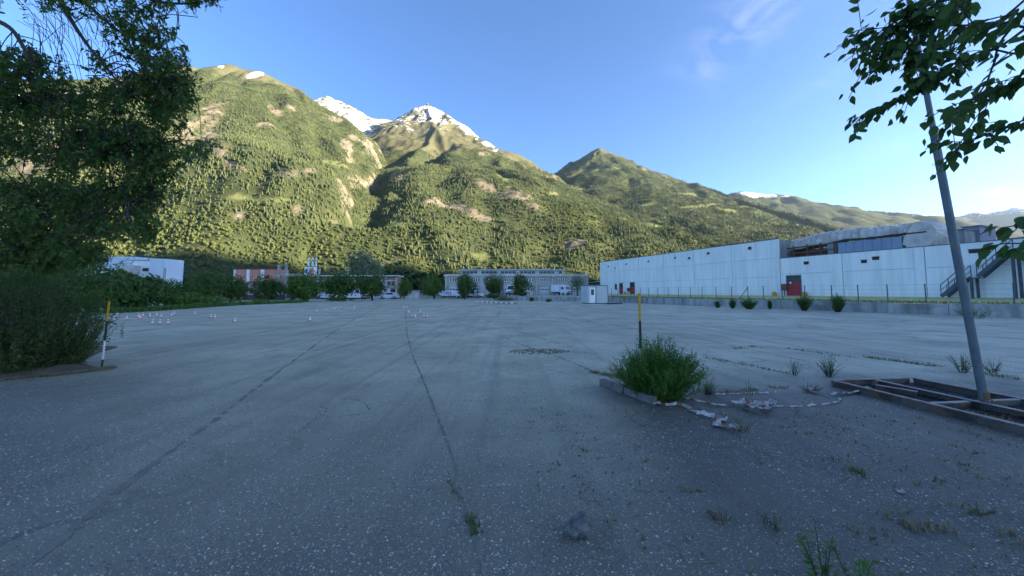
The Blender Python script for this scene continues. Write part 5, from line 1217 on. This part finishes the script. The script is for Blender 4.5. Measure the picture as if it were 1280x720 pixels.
for px, Y, a, lab, m, v in ((411, 83, 20, 'white car under the leftmost dark tree of the brick building', M_VAN, 0), (425, 82, 175, 'white van between tree trunks before the brick building', M_VAN, 1), (436, 84, 10, 'white car right of the van among the tree trunks', M_VAN, 0), (447, 83, 100, 'silver car in the shade between the dark trees', M_SILV, 0), (461, 82, 185, 'white van behind the right dark tree trunk', M_VAN, 1), (474, 84, 5, 'white car before the white garage doors of the brick building', M_VAN, 0), (361, 78, 8, 'dark blue car behind the tree by the tents', M_CARD, 0)):
    (van if v else car)((fx(px, Y), Y, 0), R(a), lab, m)
rc = empty('red_container', (fx(727.5, 93), 91, Z7), 'rusty red skip container at the right end of the workshop', 'container')
mb = MB(); mb.box(0, 1.9, 0, 2.2, .1, 1.75); mb.build('body', M_RED, rc)
for k in range(5): mb = MB(); mb.box(.1+k*.38, .2+k*.38, -.06, -.002, .15, 1.7); mb.build('rib', M_RUST, rc)
# garden tents in front of the salmon block
for px, Y, w, tp, lab in ((321.5, 76, 2.9, 366.0, 'wide white garden tent before the salmon block'), (348, 77, 2.2, 365, 'white pointed tent right of the dark tree by the chimneys')):
    e = empty('garden_tent', (fx(px, Y), Y, 0), lab, 'tent'); z1 = fz(tp+3.4, Y); z2 = fz(tp, Y); h_ = w/2
    mb = MB(); mb.add([(-h_, -h_, z1), (h_, -h_, z1), (h_, h_, z1), (-h_, h_, z1), (0, 0, z2), (-h_, -h_, z1-.2), (h_, -h_, z1-.2), (h_, h_, z1-.2), (-h_, h_, z1-.2)], [(0, 1, 4), (1, 2, 4), (2, 3, 4), (3, 0, 4), (5, 6, 1, 0), (6, 7, 2, 1), (7, 8, 3, 2), (8, 5, 0, 3)]); mb.build('canopy', M_WHITE, e)
    for i in (-1, 1):
        for j in (-1, 1): mb = MB(); mb.bar((i*(h_-.05), j*(h_-.05), 0), (i*(h_-.05), j*(h_-.05), z1), .06, .06); mb.build('leg', M_STEEL, e)
hd = empty('planter_wall', (0, 0, 0), 'dark low planter wall round the garden tents', 'wall'); xbox(fx(304, 74), fx(356, 74), 74, 74.4, 0, 1.0, 'wall', plain('dark_hedge_wall', (.09, .06, .06), (.06, .045, .045), 2, .9), hd)
# ------------------------------------------------------------------ middle-distance trees
def crown_cloud(mb, c, rx, ry, rz_, n, r, L, dens_seed, flat=0.0):
    """leaf clusters through the crown, denser toward an uneven shell, with gaps"""
    lumps = [(rv(r).normalized(), r.uniform(.16, .52)) for _ in range(14)]
    cnt = 0
    while cnt < n:
        d = rv(r).normalized(); q = r.random()**.42
        k = 1.0+.10*r.gauss(0, 1)
        for l, s in lumps:
            a = max(0, d.dot(l)-.72)/.28
            k += s*a*a*(1 if s > .22 else -1)
        p = Vector((d.x*rx*q*k, d.y*ry*q*k, d.z*rz_*q*k*(1 if d.z > 0 else 1-flat)))
        if vnoise(np.array([p.x/rx*2.3+dens_seed]), np.array([p.z/rz_*2.3+p.y/ry*1.7]), dens_seed)[0] < .30+.14*q: 
            if r.random() < .8: continue
        nrm = (d+rv(r, .55)+Vector((0, 0, .35))).normalized(); dd = rv(r).cross(nrm)
        if dd.length < .01: continue
        dd = (dd.normalized()+Vector((0, 0, -.25))).normalized()
        quad_leaf(mb, c+p, dd, nrm, L*(.6+.8*r.random()), L*.62*(.6+.8*r.random())); cnt += 1
def tree(px, base_y, w_px, top_y, bot_y, Y, label, mat=0, n=2600, name='tree', cat='tree', seed=0, z0=0, group=None, ry=None):
    r = random.Random(seed+px); x = fx(px, Y); k = Y/F
    zt, zb = fz(top_y, Y), max(fz(bot_y, Y), z0+.1); rx = w_px*k/2; rz_ = (zt-zb)/2
    e = empty(name, (x, Y, z0), label, cat, group); c = Vector((r.gauss(0, .05), 0, (zt+zb)/2-z0)); S, Lf = MB(), MB()
    if name != 'shrub':
        tr = max(.09, rx*.075); pts = [Vector((0, 0, -.1)), Vector((r.gauss(0, .05), 0, c.z*.45)), Vector((r.gauss(0, .12), r.gauss(0, .1), c.z)), Vector((r.gauss(0, .2), 0, c.z+rz_*.75))]
        S.tube(pts, [tr*1.35, tr, tr*.7, tr*.15], 8)
        for i in range(11):
            t_ = r.uniform(.25, .95); p0 = pts[1].lerp(pts[2], min(1, t_*1.3)); a = r.random()*6.283; p1 = c+Vector((math.cos(a)*rx*.75, math.sin(a)*rx*.7, r.uniform(-.45, .7)*rz_)); S.tube([p0, p0.lerp(p1, .5)+Vector((0, 0, .12*rz_)), p1], [tr*.45, tr*.28, tr*.08], 5)
        S.build('trunk', M_BARK, e)
    crown_cloud(Lf, c, rx, (ry or rx), rz_, n, r, max(.16, rx*.16), seed % 50+int(px) % 37, .15)
    Lf.build('crown', M_TREE[mat], e); return e
TR = 'trees along the far side of the lot'
for a in (
 (208, 385, 22, 351, 374, 44, 'small round dark tree before the white factory block', 0), (236, 385, 31, 352, 377, 46, 'broad low dark tree right of the white factory block', 0),
 (258, 384, 30, 341, 375, 52, 'tallest dark round tree left of the salmon block', 0), (289, 380, 36, 345, 374, 58, 'wide dark tree overlapping the left end of the salmon block', 0),
 (336, 379, 30, 348.5, 375, 62, 'dark round tree between the garden tents', 0), (380, 379, 38, 343.5, 376, 62, 'full light green tree before the brick building left end', 1),
 (424.5, 377, 40, 342.5, 371, 68, 'spreading dark tree before the middle of the brick building', 0), (466, 376, 30, 343, 371, 70, 'dark tree right of the tall grey green one', 0),
 (505.5, 374.5, 16, 350.5, 370, 82, 'small green tree at the right corner of the brick building', 1), (543, 374.5, 22.5, 345.5, 370.5, 80, 'round green tree left of the box trailer', 1),
 (581, 374, 23.5, 342.5, 372, 80, 'oval dark tree right of the box trailer', 0), (618, 373, 20.5, 345, 369, 82, 'round dark tree before the wide workshop pilaster', 0),
 (651.5, 372, 20, 345, 367, 79, 'cone shaped dark tree behind the low wall', 0)):
    tree(*a[:8], n=2400, seed=int(a[0]) % 91, mat=a[8-0] if len(a) > 8 else 0) if False else tree(a[0], a[1], a[2], a[3], a[4], a[5], a[6], a[7], 3600, seed=int(a[0]) % 91, z0=.7 if a[0] > 640 else 0, group=TR)
tree(721.5, 369, 19, 343.5, 365, 78, 'slender open tree at the right end of the workshop', 2, 1100, seed=3, z0=.74, group=TR)
tree(455, 376, 43, 317, 362, 90+16, 'tall grey green tree rising behind the brick building', 2, 2800, seed=8, group=TR); 
tree(349, 376, 12, 338, 372, 80, 'thin pale tree in front of the concrete chimneys', 2, 600, seed=18, group=TR); tree(365, 377, 16, 349, 374, 74, 'dim bushy tree right of the tents', 0, 1100, seed=19, group=TR)
for a in ((651, 371, 19, 363.8, 369.5, 78.3, 'clipped round shrub under the cone shaped tree', 0, .7), (615, 374, 14, 367.5, 372, 80, 'low dark shrub under the round tree by the pilaster', 0, 0), (424, 377, 20, 371.5, 377, 66, 'low dark shrub under the spreading tree', 0, 0), (527, 374, 9, 350, 372, 90, 'rusty brown tall shrub beside the pale hut', 3, 0),
          (631, 376, 16, 372.5, 376.5, 66, 'low green shrub at the left end of the low wall', 1, 0), (664.5, 377.5, 4.5, 372, 378, 62, 'small shrub at a joint of the low wall', 0, 0), (685.5, 378, 7, 374, 378.3, 60, 'small green shrub before the far low wall', 1, 0),
          (895.5, 384, 7, 377.5, 385, 37.9, 'smallest round bush at the foot of the low wall', 0, 0), (914.5, 385, 8, 375.5, 386, 36.6, 'second small bush at the foot of the low wall', 0, 0), (935, 385.5, 20, 375.5, 386.3, 35.5, 'wide ragged bush at the foot of the low wall', 0, 0),
          (1003.5, 388, 18, 372.5, 388, 32.6, 'dark round bush before the low wall below the red double door', 0, 0), (1045, 389, 18.5, 371.5, 389.5, 30.3, 'roundest dark bush before the low wall right of the red door', 0, 0), (961, 386, 5, 377, 387, 34.7, 'narrow bush at a joint of the low wall', 0, 0),
          (160, 392, 70, 338, 391, 34, 'large rounded hedge bush at the far left edge of the lot', 0, 0), (115, 392, 70, 344, 394, 30, 'large dark hedge bush behind the left stake', 0, 0), (232, 387, 40, 366, 386, 41, 'low feathery bush right of the hedge', 1, 0), (270, 384, 26, 372, 385, 46, 'low weedy bush under the tallest dark tree', 1, 0), (192, 388, 36, 353, 388, 38, 'middle hedge bush left of the small round tree', 0, 0),
          (60, 395, 60, 340, 396, 26, 'hedge bush deep behind the near left tree', 0, 0), (325, 379, 16, 373.5, 379.5, 56, 'low green bush before the tents', 1, 0)):
    px, by, w, ty, bo, Y, lab, m, z0 = a
    if px > 700 and Y < 40:
        k = Y/F; hh = (by-ty)*k; weed('bush', (fx(px, Y), Y, 0), hh*1.55, w*k*.42, int(46+w*7), 22, .13, .05, M_BUSH, lab, 'bush', 'bushes round the lot', int(px), w*k*.14); continue
    big = Y < 45 and px < 300
    tree(px, by, w, ty, bo, Y, lab, m, 4200 if w > 45 else (2200 if big else 1000), 'shrub', 'bush', int(px) % 77, z0, 'bushes round the lot', None if not (w > 15 and z0 == 0 and px > 700) else .5)
# grass verge under the far left trees
mb = MB(); pts = [G(x, y, .006) for x, y in ((130, 392), (190, 389), (240, 385.5), (300, 381.5), (345, 379.5), (376, 378.5))]; back = [p+Vector((-3, 9, 0)) for p in pts][::-1]
mb.add(pts+back, [tuple(range(12))]); tag(mb.build('verge', M_GRASS), kind='structure')
mb = MB(); r = random.Random(31)
for i in range(1500):
    k = r.random()*5; a = int(k); p = pts[a].lerp(pts[a+1], k-a)+Vector((-1, 3, 0))*r.random()**1.5*2.2; tuft(mb, p, .45, 4, r, .5, .03)
tag(mb.build('verge_grass', [M_BUSH, M_WEED]), kind='stuff')
# wood behind the buildings: crowns near the valley floor, one mass
rs = np.random.RandomState(12); n = 5200
y = rs.uniform(128, 900, n); x = (rs.rand(n)*2-1)*(1.42*y+30); k = fbm(x/90, y/60, 3, 3) > -.22; x, y = x[k], y[k]; far = np.clip((y-100)/300, .45, 1)
h = rs.uniform(7, 15, len(x))*far; keep = ~((x > 14) & (y < 150)); x, y, h = x[keep], y[keep], h[keep]
mx = (x/y*F+CX > 470) & (x/y*F+CX < 560) & (y < 240); h[mx] = np.maximum(h[mx], 9.5)
M_VAL = forest_mat('valley_leaves', (.040, .070, .022), (.07, .11, .03), (.030, .055, .022))
scatter('valley_wood', proto('valley_tree', blob_tree(4, 620, False), M_VAL), np.stack([x, y, np.full(len(x), -.2)], -1), np.stack([h*.95, h*.95, h], -1))
# the sloping meadow behind the brick building
mb = MB(); vs = []
gx_ = np.linspace(-190, 10, 41); gy_ = np.linspace(190, 440, 41); XX, YY = np.meshgrid(gx_, gy_)
ZZ = 18*np.exp(-((XX+88)/46)**2-((YY-320)/75)**2)-1.2+1.2*fbm(XX/30, YY/30, 5, 3)
mb.add(np.stack([XX, YY, ZZ], -1).reshape(-1, 3).tolist(), [(41*j+i, 41*j+i+1, 41*j+i+42, 41*j+i+41) for j in range(40) for i in range(40)], 0, True)
tag(mb.build('hillside_field', plain('field_grass', (.13, .19, .05), (.10, .15, .04), .05, .95)), kind='structure')

# ------------------------------------------------------------------ near trees
def branch(S, pts, r0, r1, n=6): S.tube(pts, [r0+(r1-r0)*i/(len(pts)-1) for i in range(len(pts))], n)
def spline(pts, k=6):
    out_ = []; n = len(pts)
    for i in range(n-1):
        p0, p1, p2, p3 = pts[max(i-1, 0)], pts[i], pts[i+1], pts[min(i+2, n-1)]
        for j in range(k):
            t_ = j/k; out_.append(.5*((2*p1)+(p2-p0)*t_+(2*p0-5*p1+4*p2-p3)*t_*t_+(3*p1-p0-3*p2+p3)*t_**3))
    return out_+[pts[-1]]
def left_tree():
    r = random.Random(5); base = Vector((-10.6, 7.2, 0)); e = empty('elm_tree', base, 'large overhanging elm filling the left edge of the view', 'tree')
    S, T_, Lf = MB(), MB(), MB(); ob = lambda v: v-base
    fork = Vector((-10.3, 7.0, 2.2)); branch(S, spline([Vector((-10.6, 7.2, -.1)), Vector((-10.5, 7.1, 1.2)), fork, Vector((-10.2, 6.9, 4.2)), Vector((-9.8, 6.7, 6.6)), Vector((-9.4, 6.4, 8.5))], 4) and [ob(v) for v in spline([Vector((-10.6, 7.2, -.1)), Vector((-10.5, 7.1, 1.2)), fork, Vector((-10.2, 6.9, 4.2)), Vector((-9.8, 6.7, 6.6)), Vector((-9.4, 6.4, 8.5))], 4)], .24, .05, 10)
    limbs = []
    for pp in ([(-60, 10, 6.6), (5, 30, 6.4), (30, 60, 6.3), (48, 100, 6.2), (60, 130, 6.2)], [(40, -60, 6.4), (75, 0, 6.2), (95, 35, 6.1), (120, 70, 6.0), (150, 105, 5.9)], [(-60, 170, 6.8), (0, 180, 6.6), (60, 190, 6.4), (120, 180, 6.2), (180, 190, 6.0)],
               [(60, -80, 6.2), (130, -30, 6.0), (190, 0, 5.8), (250, 5, 5.6)], [(-60, 250, 6.9), (10, 240, 6.8), (80, 250, 6.6), (150, 240, 6.4), (200, 245, 6.3)], [(-40, 100, 6.9), (40, 130, 6.7), (110, 120, 6.4), (190, 110, 6.1), (235, 105, 6.0)], [(20, -60, 6.5), (90, -10, 6.3), (150, 40, 6.1), (200, 60, 6.0)], [(-40, 330, 7.2), (30, 310, 7.2), (80, 305, 7.1)]):
        w = [P(*p) for p in pp]; st = base.lerp(Vector((-9.6, 6.6, 7.5)), min(1, max(.2, w[0].z/8.0))); q = spline([st]+w, 6); limbs.append(q); lm = MB(); branch(lm, [ob(v) for v in q], .055, .010, 6); lm.build('limb', M_BARK, e)
    # sprays: photo ellipse, depth, number of twigs
    clumps = []
    def el(cx, cy, rx, ry, n, Y0, Y1, ang=0): clumps.append((cx, cy, rx, ry, n, Y0, Y1, ang))
    el(150, 2, 130, 18, 95, 5.2, 6.3); el(90, -20, 130, 30, 60, 5.5, 6.6); el(255, -8, 40, 12, 20, 5.4, 5.8)
    el(185, 60, 34, 28, 55, 5.6, 6.2, 20); el(215, 85, 26, 16, 26, 5.6, 6.1); el(160, 30, 40, 20, 40, 5.6, 6.2)
    BY = ((80, 205), (95, 232), (112, 250), (135, 256), (150, 222), (172, 232), (188, 248), (205, 258), (216, 246), (232, 204), (250, 220), (268, 204), (286, 198), (300, 212), (312, 128), (345, 128))
    got = 0
    while got < 330:
        cy = r.uniform(82, 340); k = next(q for q in range(len(BY)-1) if BY[q+1][0] >= cy); u = (cy-BY[k][0])/(BY[k+1][0]-BY[k][0]); edge = BY[k][1]*(1-u)+BY[k+1][1]*u
        cx = r.uniform(-35, edge+r.gauss(-12, 9))
        if vnoise(np.array([cx/20]), np.array([cy/15]), 4)[0] < .30 or (55 < cx < 150 and cy < 135 and r.random() < .6): continue
        el(cx, cy, r.uniform(9, 20), r.uniform(7, 15), r.randrange(5, 13), 5.7+(.9 if cx < 100 else .3)*r.random(), 6.3+(1.0 if cx < 100 else .5)*r.random(), r.uniform(-40, 60)); got += 1
    allp = [v for q in limbs for v in q[4:]]
    for cx, cy, rx, ry, n, Y0, Y1, ang in clumps:
        ca, sa_ = math.cos(R(ang)), math.sin(R(ang))
        for i in range(int(n*1.1)):
            a = r.random()*6.283; q = r.random()**.5; ex, ey = math.cos(a)*rx*q, math.sin(a)*ry*q; Y = r.uniform(Y0, Y1)
            tip = P(cx+ex*ca-ey*sa_, cy+ex*sa_+ey*ca, Y); src = min((allp[r.randrange(len(allp))] for _ in range(60)), key=lambda v: (v-tip).length+max(0, tip.z-v.z)*.6)
            ln = min(.34, (src-tip).length); st = tip+((src-tip).normalized()*.7+rv(r, .55)+Vector((0, 0, .45))).normalized()*ln; dr = Vector((r.gauss(0, .05), r.gauss(0, .05), .10))
            if i % 4 == 0 and (src-st).length < 2.2: T_.tube([ob(v) for v in spline([src, src.lerp(st, .5)+dr*1.5, st], 3)], [.010, .009, .008, .007, .006, .006, .005], 4, cap=False)
            leafy_stem(T_, Lf, ob(st), ob(tip), dr, r, 13, .088, .048, .004, .12, .35)
    for i in range(70):       # bare hanging twigs across the gap of sky
        a = P(r.uniform(20, 150), r.uniform(-20, 40), r.uniform(5.9, 6.5)); b = a+Vector((r.uniform(.1, .9), r.gauss(0, .2), -r.uniform(.5, 1.5))); T_.tube([ob(v) for v in spline([a, a.lerp(b, .5)+Vector((r.gauss(0, .1)+.08, 0, .12)), b], 4)], .0045, 4, cap=False)
    S.build('trunk', M_BARK, e); T_.build('twigs', M_TWIG, e)['kind'] = 'stuff'; Lf.build('foliage', M_ELM, e)['kind'] = 'stuff'
left_tree()
def left_bush():
    r = random.Random(15); c = Vector((-9.75, 7.9, 0)); e = empty('thicket', c, 'dense dark thicket of shoots at the foot of the left elm', 'bush'); S, Lf = MB(), MB()
    for i in range(620):
        a = r.random()*6.283; q = math.sqrt(r.random()); p0 = Vector((math.cos(a)*q*1.0-.35, math.sin(a)*q*.8, 0)); hh = (2.25-.95*q*q)*(.45+.6*r.random()); sp = .55*q*(.5+.8*r.random())
        p1 = p0+Vector((math.cos(a)*sp, math.sin(a)*sp, hh)); leafy_stem(S, Lf, p0, p1, Vector((math.cos(a)*sp*.3, math.sin(a)*sp*.3, .1)), r, 34, .085, .040, .006, .03, .25)
    for i in range(1100):    # deep mass behind
        p0 = Vector((r.uniform(-4.5, -.2), r.uniform(-.6, 2.2), r.uniform(.1, 2.3))); p1 = p0+Vector((r.gauss(0, .3), r.gauss(0, .3), r.uniform(.05, .5))); leafy_stem(S, Lf, p0, p1, Vector((0, 0, .05)), r, 14, .09, .045, .004, .05, .3)
    S.build('stem', M_TWIG, e); Lf.build('foliage', M_ELM, e)['kind'] = 'stuff'
left_bush()
# soil bed and its worn edge
mb = MB(); r = random.Random(2); ring_ = [G(131, 461.5), G(120, 464), G(70, 470), G(20, 474), G(-40, 479), Vector((-13.5, 6.2, 0)), Vector((-15, 9, 0)), Vector((-12, 11.5, 0)), Vector((-10.6, 9.9, 0)), Vector((-9.5, 8.6, 0))]
c = Vector((-10.6, 8.2, .16)); rr_ = spline(ring_+[ring_[0]], 5)[:-1]; m1 = [p.lerp(c, .25)+Vector((0, 0, .06+r.uniform(0, .02))) for p in rr_]; n = len(rr_)
mb.add([p+Vector((0, 0, .003)) for p in rr_]+m1+[c], [(i, (i+1) % n, n+(i+1) % n, n+i) for i in range(n)]+[(n+i, n+(i+1) % n, 2*n) for i in range(n)], 0, True); tag(mb.build('soil_bed', M_SOIL), kind='structure')
mb = MB()
for i in range(900):
    k = r.random()*(4*5); j = int(k); p = rr_[j].lerp(rr_[j+1], k-j)+Vector((0, .0, 0))+Vector((r.gauss(0, .05), abs(r.gauss(0, .12)), .01)); tuft(mb, p, .05, 3, r, 1.6, .004)
tag(mb.build('dry_litter', [M_STRAW, M_STRAW]), kind='stuff')

LEAF_V = []
def leaf_mesh(seed):
    r = random.Random(seed); out_ = [(0, .00), (.12, .17), (.30, .29), (.50, .28), (.72, .17), (.88, .06), (1, 0)]; vs = []; k = r.uniform(.10, .28); cv = r.uniform(-.25, -.05)
    for x, w in out_: z = cv*x*x*.6; vs += [(x, -w, z+k*w), (x, 0, z), (x, w, z+k*w)]
    fs = []
    for i in range(len(out_)-1):
        for j in (0, 1): fs.append((3*i+j, 3*i+3+j, 3*i+4+j, 3*i+1+j))
    me = bpy.data.meshes.new('leaf'); me.from_pydata(vs, [], fs); me.materials.append(M_NEAR); me.polygons.foreach_set('use_smooth', [True]*len(fs)); bm = bmesh.new(); bm.from_mesh(me); bmesh.ops.remove_doubles(bm, verts=bm.verts, dist=.001); bm.to_mesh(me); bm.free(); return me
def right_tree():
    r = random.Random(9); base = Vector((6.7, .9, 0)); e = empty('overhanging_tree', base, 'leafy tree outside the right edge whose branches hang into the upper right corner', 'tree'); S, T_, Lf = MB(), MB(), MB(); ob = lambda v: v-base
    tk = spline([Vector((6.7, .9, -.1)), Vector((6.65, .9, 1.6)), Vector((6.5, 1.0, 3.2)), Vector((6.4, 1.1, 4.8)), Vector((6.2, 1.2, 6.6))], 4); branch(S, [ob(v) for v in tk], .19, .05, 10)
    limb = []
    for pp in ([(6.5, 1.0, 3.1), (6.1, 1.25, 3.75), (5.5, 1.7, 4.1), (4.9, 2.1, 4.2), (4.4, 2.4, 4.1)], [(6.45, 1.0, 4.0), (5.9, 1.0, 4.8), (5.2, 1.2, 5.2), (4.5, 1.5, 5.2), (3.9, 1.9, 4.9)], [(6.55, 1.0, 2.5), (6.1, 1.3, 2.8), (5.5, 1.6, 2.9), (4.9, 1.8, 2.75), (4.3, 2.0, 2.5)], [(6.4, 1.1, 4.9), (6.6, .6, 5.8), (6.9, .2, 6.5)], [(6.5, 1.0, 3.6), (7.2, 1.3, 4.4), (7.8, 1.6, 4.9)]):
        q = spline([Vector(v) for v in pp], 5); limb.append(q); lm = MB(); branch(lm, [ob(v) for v in q], .060, .014, 7); lm.build('limb', M_BARK, e)
    allq = [v for q in limb for v in q[3:]]
    leaves = []
    def spray(pp, src_z, n, L, rad=.006, jit=.10, sub=0, hang=.55, t0=.12):
        w = [P(*p) for p in pp]; st = min(allq, key=lambda v: (v-w[0]).length); q = spline([st, (st+w[0])/2+Vector((0, 0, .10))]+w, 8)
        cut = 16; bb_ = MB(); bb_.tube([ob(v) for v in q], [rad*2.2+(rad*.35-rad*2.2)*i/(len(q)-1) for i in range(len(q))], 5, cap=False); bb_.build('branch', M_TWIG, e); path = q[cut:]
        def put(path, n, L, jit):
            for i in range(n):
                t_ = (t0+(1-t0)*(i+r.random())/n)*(len(path)-1); a = min(int(t_), len(path)-2); p = path[a].lerp(path[a+1], t_-a); ax = (path[a+1]-path[a]).normalized()
                side = ax.cross(Vector((0, 0, 1))).normalized()*(1 if i % 2 else -1); d = (side*r.uniform(.25, 1)+ax*.5+Vector((0, 0, -hang*r.uniform(.4, 1.6)))+rv(r, .2)).normalized(); k = L*r.uniform(.7, 1.2)
                off = rv(r, jit*L*2.2); pet = p+d*.012; leaves.append((p+off*.6, d, k))
        put(path, n, L, jit); put(q[:cut], 14, L, jit)
        for s in range(sub):
            a = r.randrange(max(1, len(path)//4), len(path)); p = path[a]; ax = (path[min(a+1, len(path)-1)]-path[a-1]).normalized(); d = (ax*.6+rv(r, .5)+Vector((0, 0, -.25))).normalized(); ln = r.uniform(2.2, 4.2)*L; b = p+d*ln
            sp = spline([p, p.lerp(b, .5)+Vector((0, 0, .02)), b], 3); T_.tube([ob(v) for v in sp], [.003]*len(sp), 4, cap=False); put(sp, 7, L, jit)
    spray([(1300, 20, 2.7), (1250, 58, 2.75), (1213, 73, 2.8), (1165, 104, 2.85), (1127, 120, 2.9), (1095, 136, 2.95), (1062, 152, 3.0)], 3.2, 62, .076, .006, .12, 5, .8, .3)
    spray([(1310, 30, 2.6), (1250, 28, 2.7), (1200, 32, 2.75), (1160, 30, 2.8), (1110, 34, 2.85), (1070, 39, 2.9)], 3.4, 46, .076, .006, .25, 12)
    spray([(1290, -30, 2.6), (1220, -10, 2.7), (1165, 6, 2.8), (1120, 20, 2.85), (1100, 55, 2.9)], 3.6, 40, .076, .006, .3, 12)
    spray([(1280, -60, 2.5), (1200, 0, 2.6), (1165, 45, 2.7), (1150, 90, 2.75), (1150, 105, 2.8)], 3.8, 40, .076, .005, .25, 10)
    spray([(1290, 10, 2.6), (1240, 35, 2.7), (1190, 55, 2.75), (1150, 65, 2.8), (1140, 80, 2.8)], 3.5, 40, .076, .005, .28, 12)
    spray([(1260, 40, 2.7), (1242, 80, 2.7), (1232, 105, 2.75), (1215, 125, 2.8), (1195, 140, 2.8), (1190, 155, 2.8)], 3.2, 26, .085, .005, .2, 6, .6, .35)
    spray([(1320, 130, 2.5), (1280, 150, 2.6), (1245, 163, 2.7), (1215, 176, 2.75), (1198, 190, 2.8)], 2.9, 34, .076, .005, .2, 7)
    spray([(1330, 80, 2.0), (1290, 95, 2.1), (1262, 105, 2.2), (1243, 114, 2.25)], 3.0, 26, .085, .005, .25, 5)
    spray([(1340, -10, 1.5), (1290, 10, 1.55), (1255, 25, 1.6), (1225, 40, 1.65)], 3.4, 14, .074, .004, .2, 2)
    spray([(1340, 30, 1.6), (1300, 45, 1.65), (1270, 62, 1.7)], 3.2, 9, .074, .004, .2, 1)
    spray([(1300, -60, 2.2), (1240, -25, 2.3), (1205, 5, 2.4), (1190, 22, 2.4)], 3.8, 18, .076, .005, .2, 4)
    spray([(1340, 262, 1.75), (1300, 272, 1.8), (1268, 282, 1.85), (1238, 286, 1.9)], 2.5, 13, .074, .004, .16, 1)
    spray([(1340, 300, 1.8), (1300, 300, 1.85), (1275, 308, 1.9), (1268, 318, 1.9)], 2.4, 9, .074, .004, .16, 1)
    spray([(1250, -60, 2.6), (1185, -25, 2.7), (1148, 8, 2.75), (1128, 36, 2.8), (1118, 60, 2.8)], 3, 36, .076, .005, .3, 10)
    spray([(1235, 34, 2.65), (1180, 22, 2.7), (1148, 20, 2.75), (1122, 8, 2.8)], 3, 34, .076, .005, .3, 10)
    spray([(1290, 60, 2.6), (1235, 62, 2.7), (1195, 78, 2.75), (1165, 92, 2.8), (1140, 108, 2.85)], 3, 34, .076, .005, .25, 8)
    spray([(1270, -40, 2.6), (1190, -10, 2.7), (1140, 30, 2.8), (1105, 62, 2.9), (1088, 74, 2.9)], 3, 34, .076, .005, .25, 8)
    for q in limb:           # leafy shoots along the limbs, outside the picture
        for v in q[6:]:
            for k_ in range(3):
                tip = v+rv(r, .38)+Vector((0, 0, -.1)); X_ = to_pix(tip.x, max(tip.y, .2), tip.z)[0]
                if X_ < 1330: continue
                path_ = spline([v, v.lerp(tip, .5)+Vector((0, 0, .06)), tip], 4); T_.tube([ob(w_) for w_ in path_], .004, 4, cap=False)
                for j in range(9): leaves.append((v.lerp(tip, .2+.8*r.random())+rv(r, .03), (rv(r)+Vector((0, 0, -.7))).normalized(), .075*r.uniform(.7, 1.2)))
    vis = []; rest = []
    for p, d, k in leaves:
        px, py = to_pix(p.x, p.y, p.z); m = -20 < px < 1290 and -15 < py < 360; (vis if m else rest).append((k/max(.3, p.y) if m else 0, p, d, k))
    vis.sort(key=lambda q: -q[0]); meshes = [leaf_mesh(i) for i in range(6)]
    for i, (sz, p, d, k) in enumerate(vis):
        up = (Vector((0, 0, .7))+rv(r, .55)); x_ = d; y_ = up.cross(x_)
        if y_.length < .05: y_ = Vector((1, .2, 0)).cross(x_)
        y_.normalize(); z_ = x_.cross(y_)
        if i < 295:
            o = bpy.data.objects.new('leaf', meshes[i % 6]); C.objects.link(o); o.parent = e
            mtx = Matrix((x_, y_, z_)).transposed().to_4x4(); o.matrix_local = Matrix.Translation(ob(p)) @ mtx @ Matrix.Scale(k, 4)
        else:
            me = meshes[i % 6]; Lf.add([ob(p)+(x_*v.co.x+y_*v.co.y+z_*v.co.z)*k for v in me.vertices], [tuple(f.vertices) for f in me.polygons], 0, True)
    for _, p, d, k in rest: quad_leaf(Lf, ob(p), d, Vector((0, 0, 1)), k, k*.55)
    S.build('trunk', M_BARK, e); T_.build('twigs', M_TWIG, e)['kind'] = 'stuff'; Lf.build('foliage', M_NEAR, e)['kind'] = 'stuff'
    print('right leaves', len(vis), len(rest))
right_tree()
# ------------------------------------------------------------------ haze
mb = MB(); mb.box(-15500, 15500, -5500, 12000, -40, 2700)
hz = mb.build('haze', [])
hm = bpy.data.materials.new('haze'); hm.use_nodes = True; hn = hm.node_tree.nodes; hn.remove(hn['Principled BSDF'])
pv = hn.new('ShaderNodeVolumePrincipled'); pv.inputs['Density'].default_value = HAZE; pv.inputs['Color'].default_value = (.66, .82, 1, 1)
pv.inputs['Anisotropy'].default_value = .6
hm.node_tree.links.new(pv.outputs[0], hn['Material Output'].inputs['Volume'])
hz.data.materials.append(hm); hz['kind'] = 'stuff'
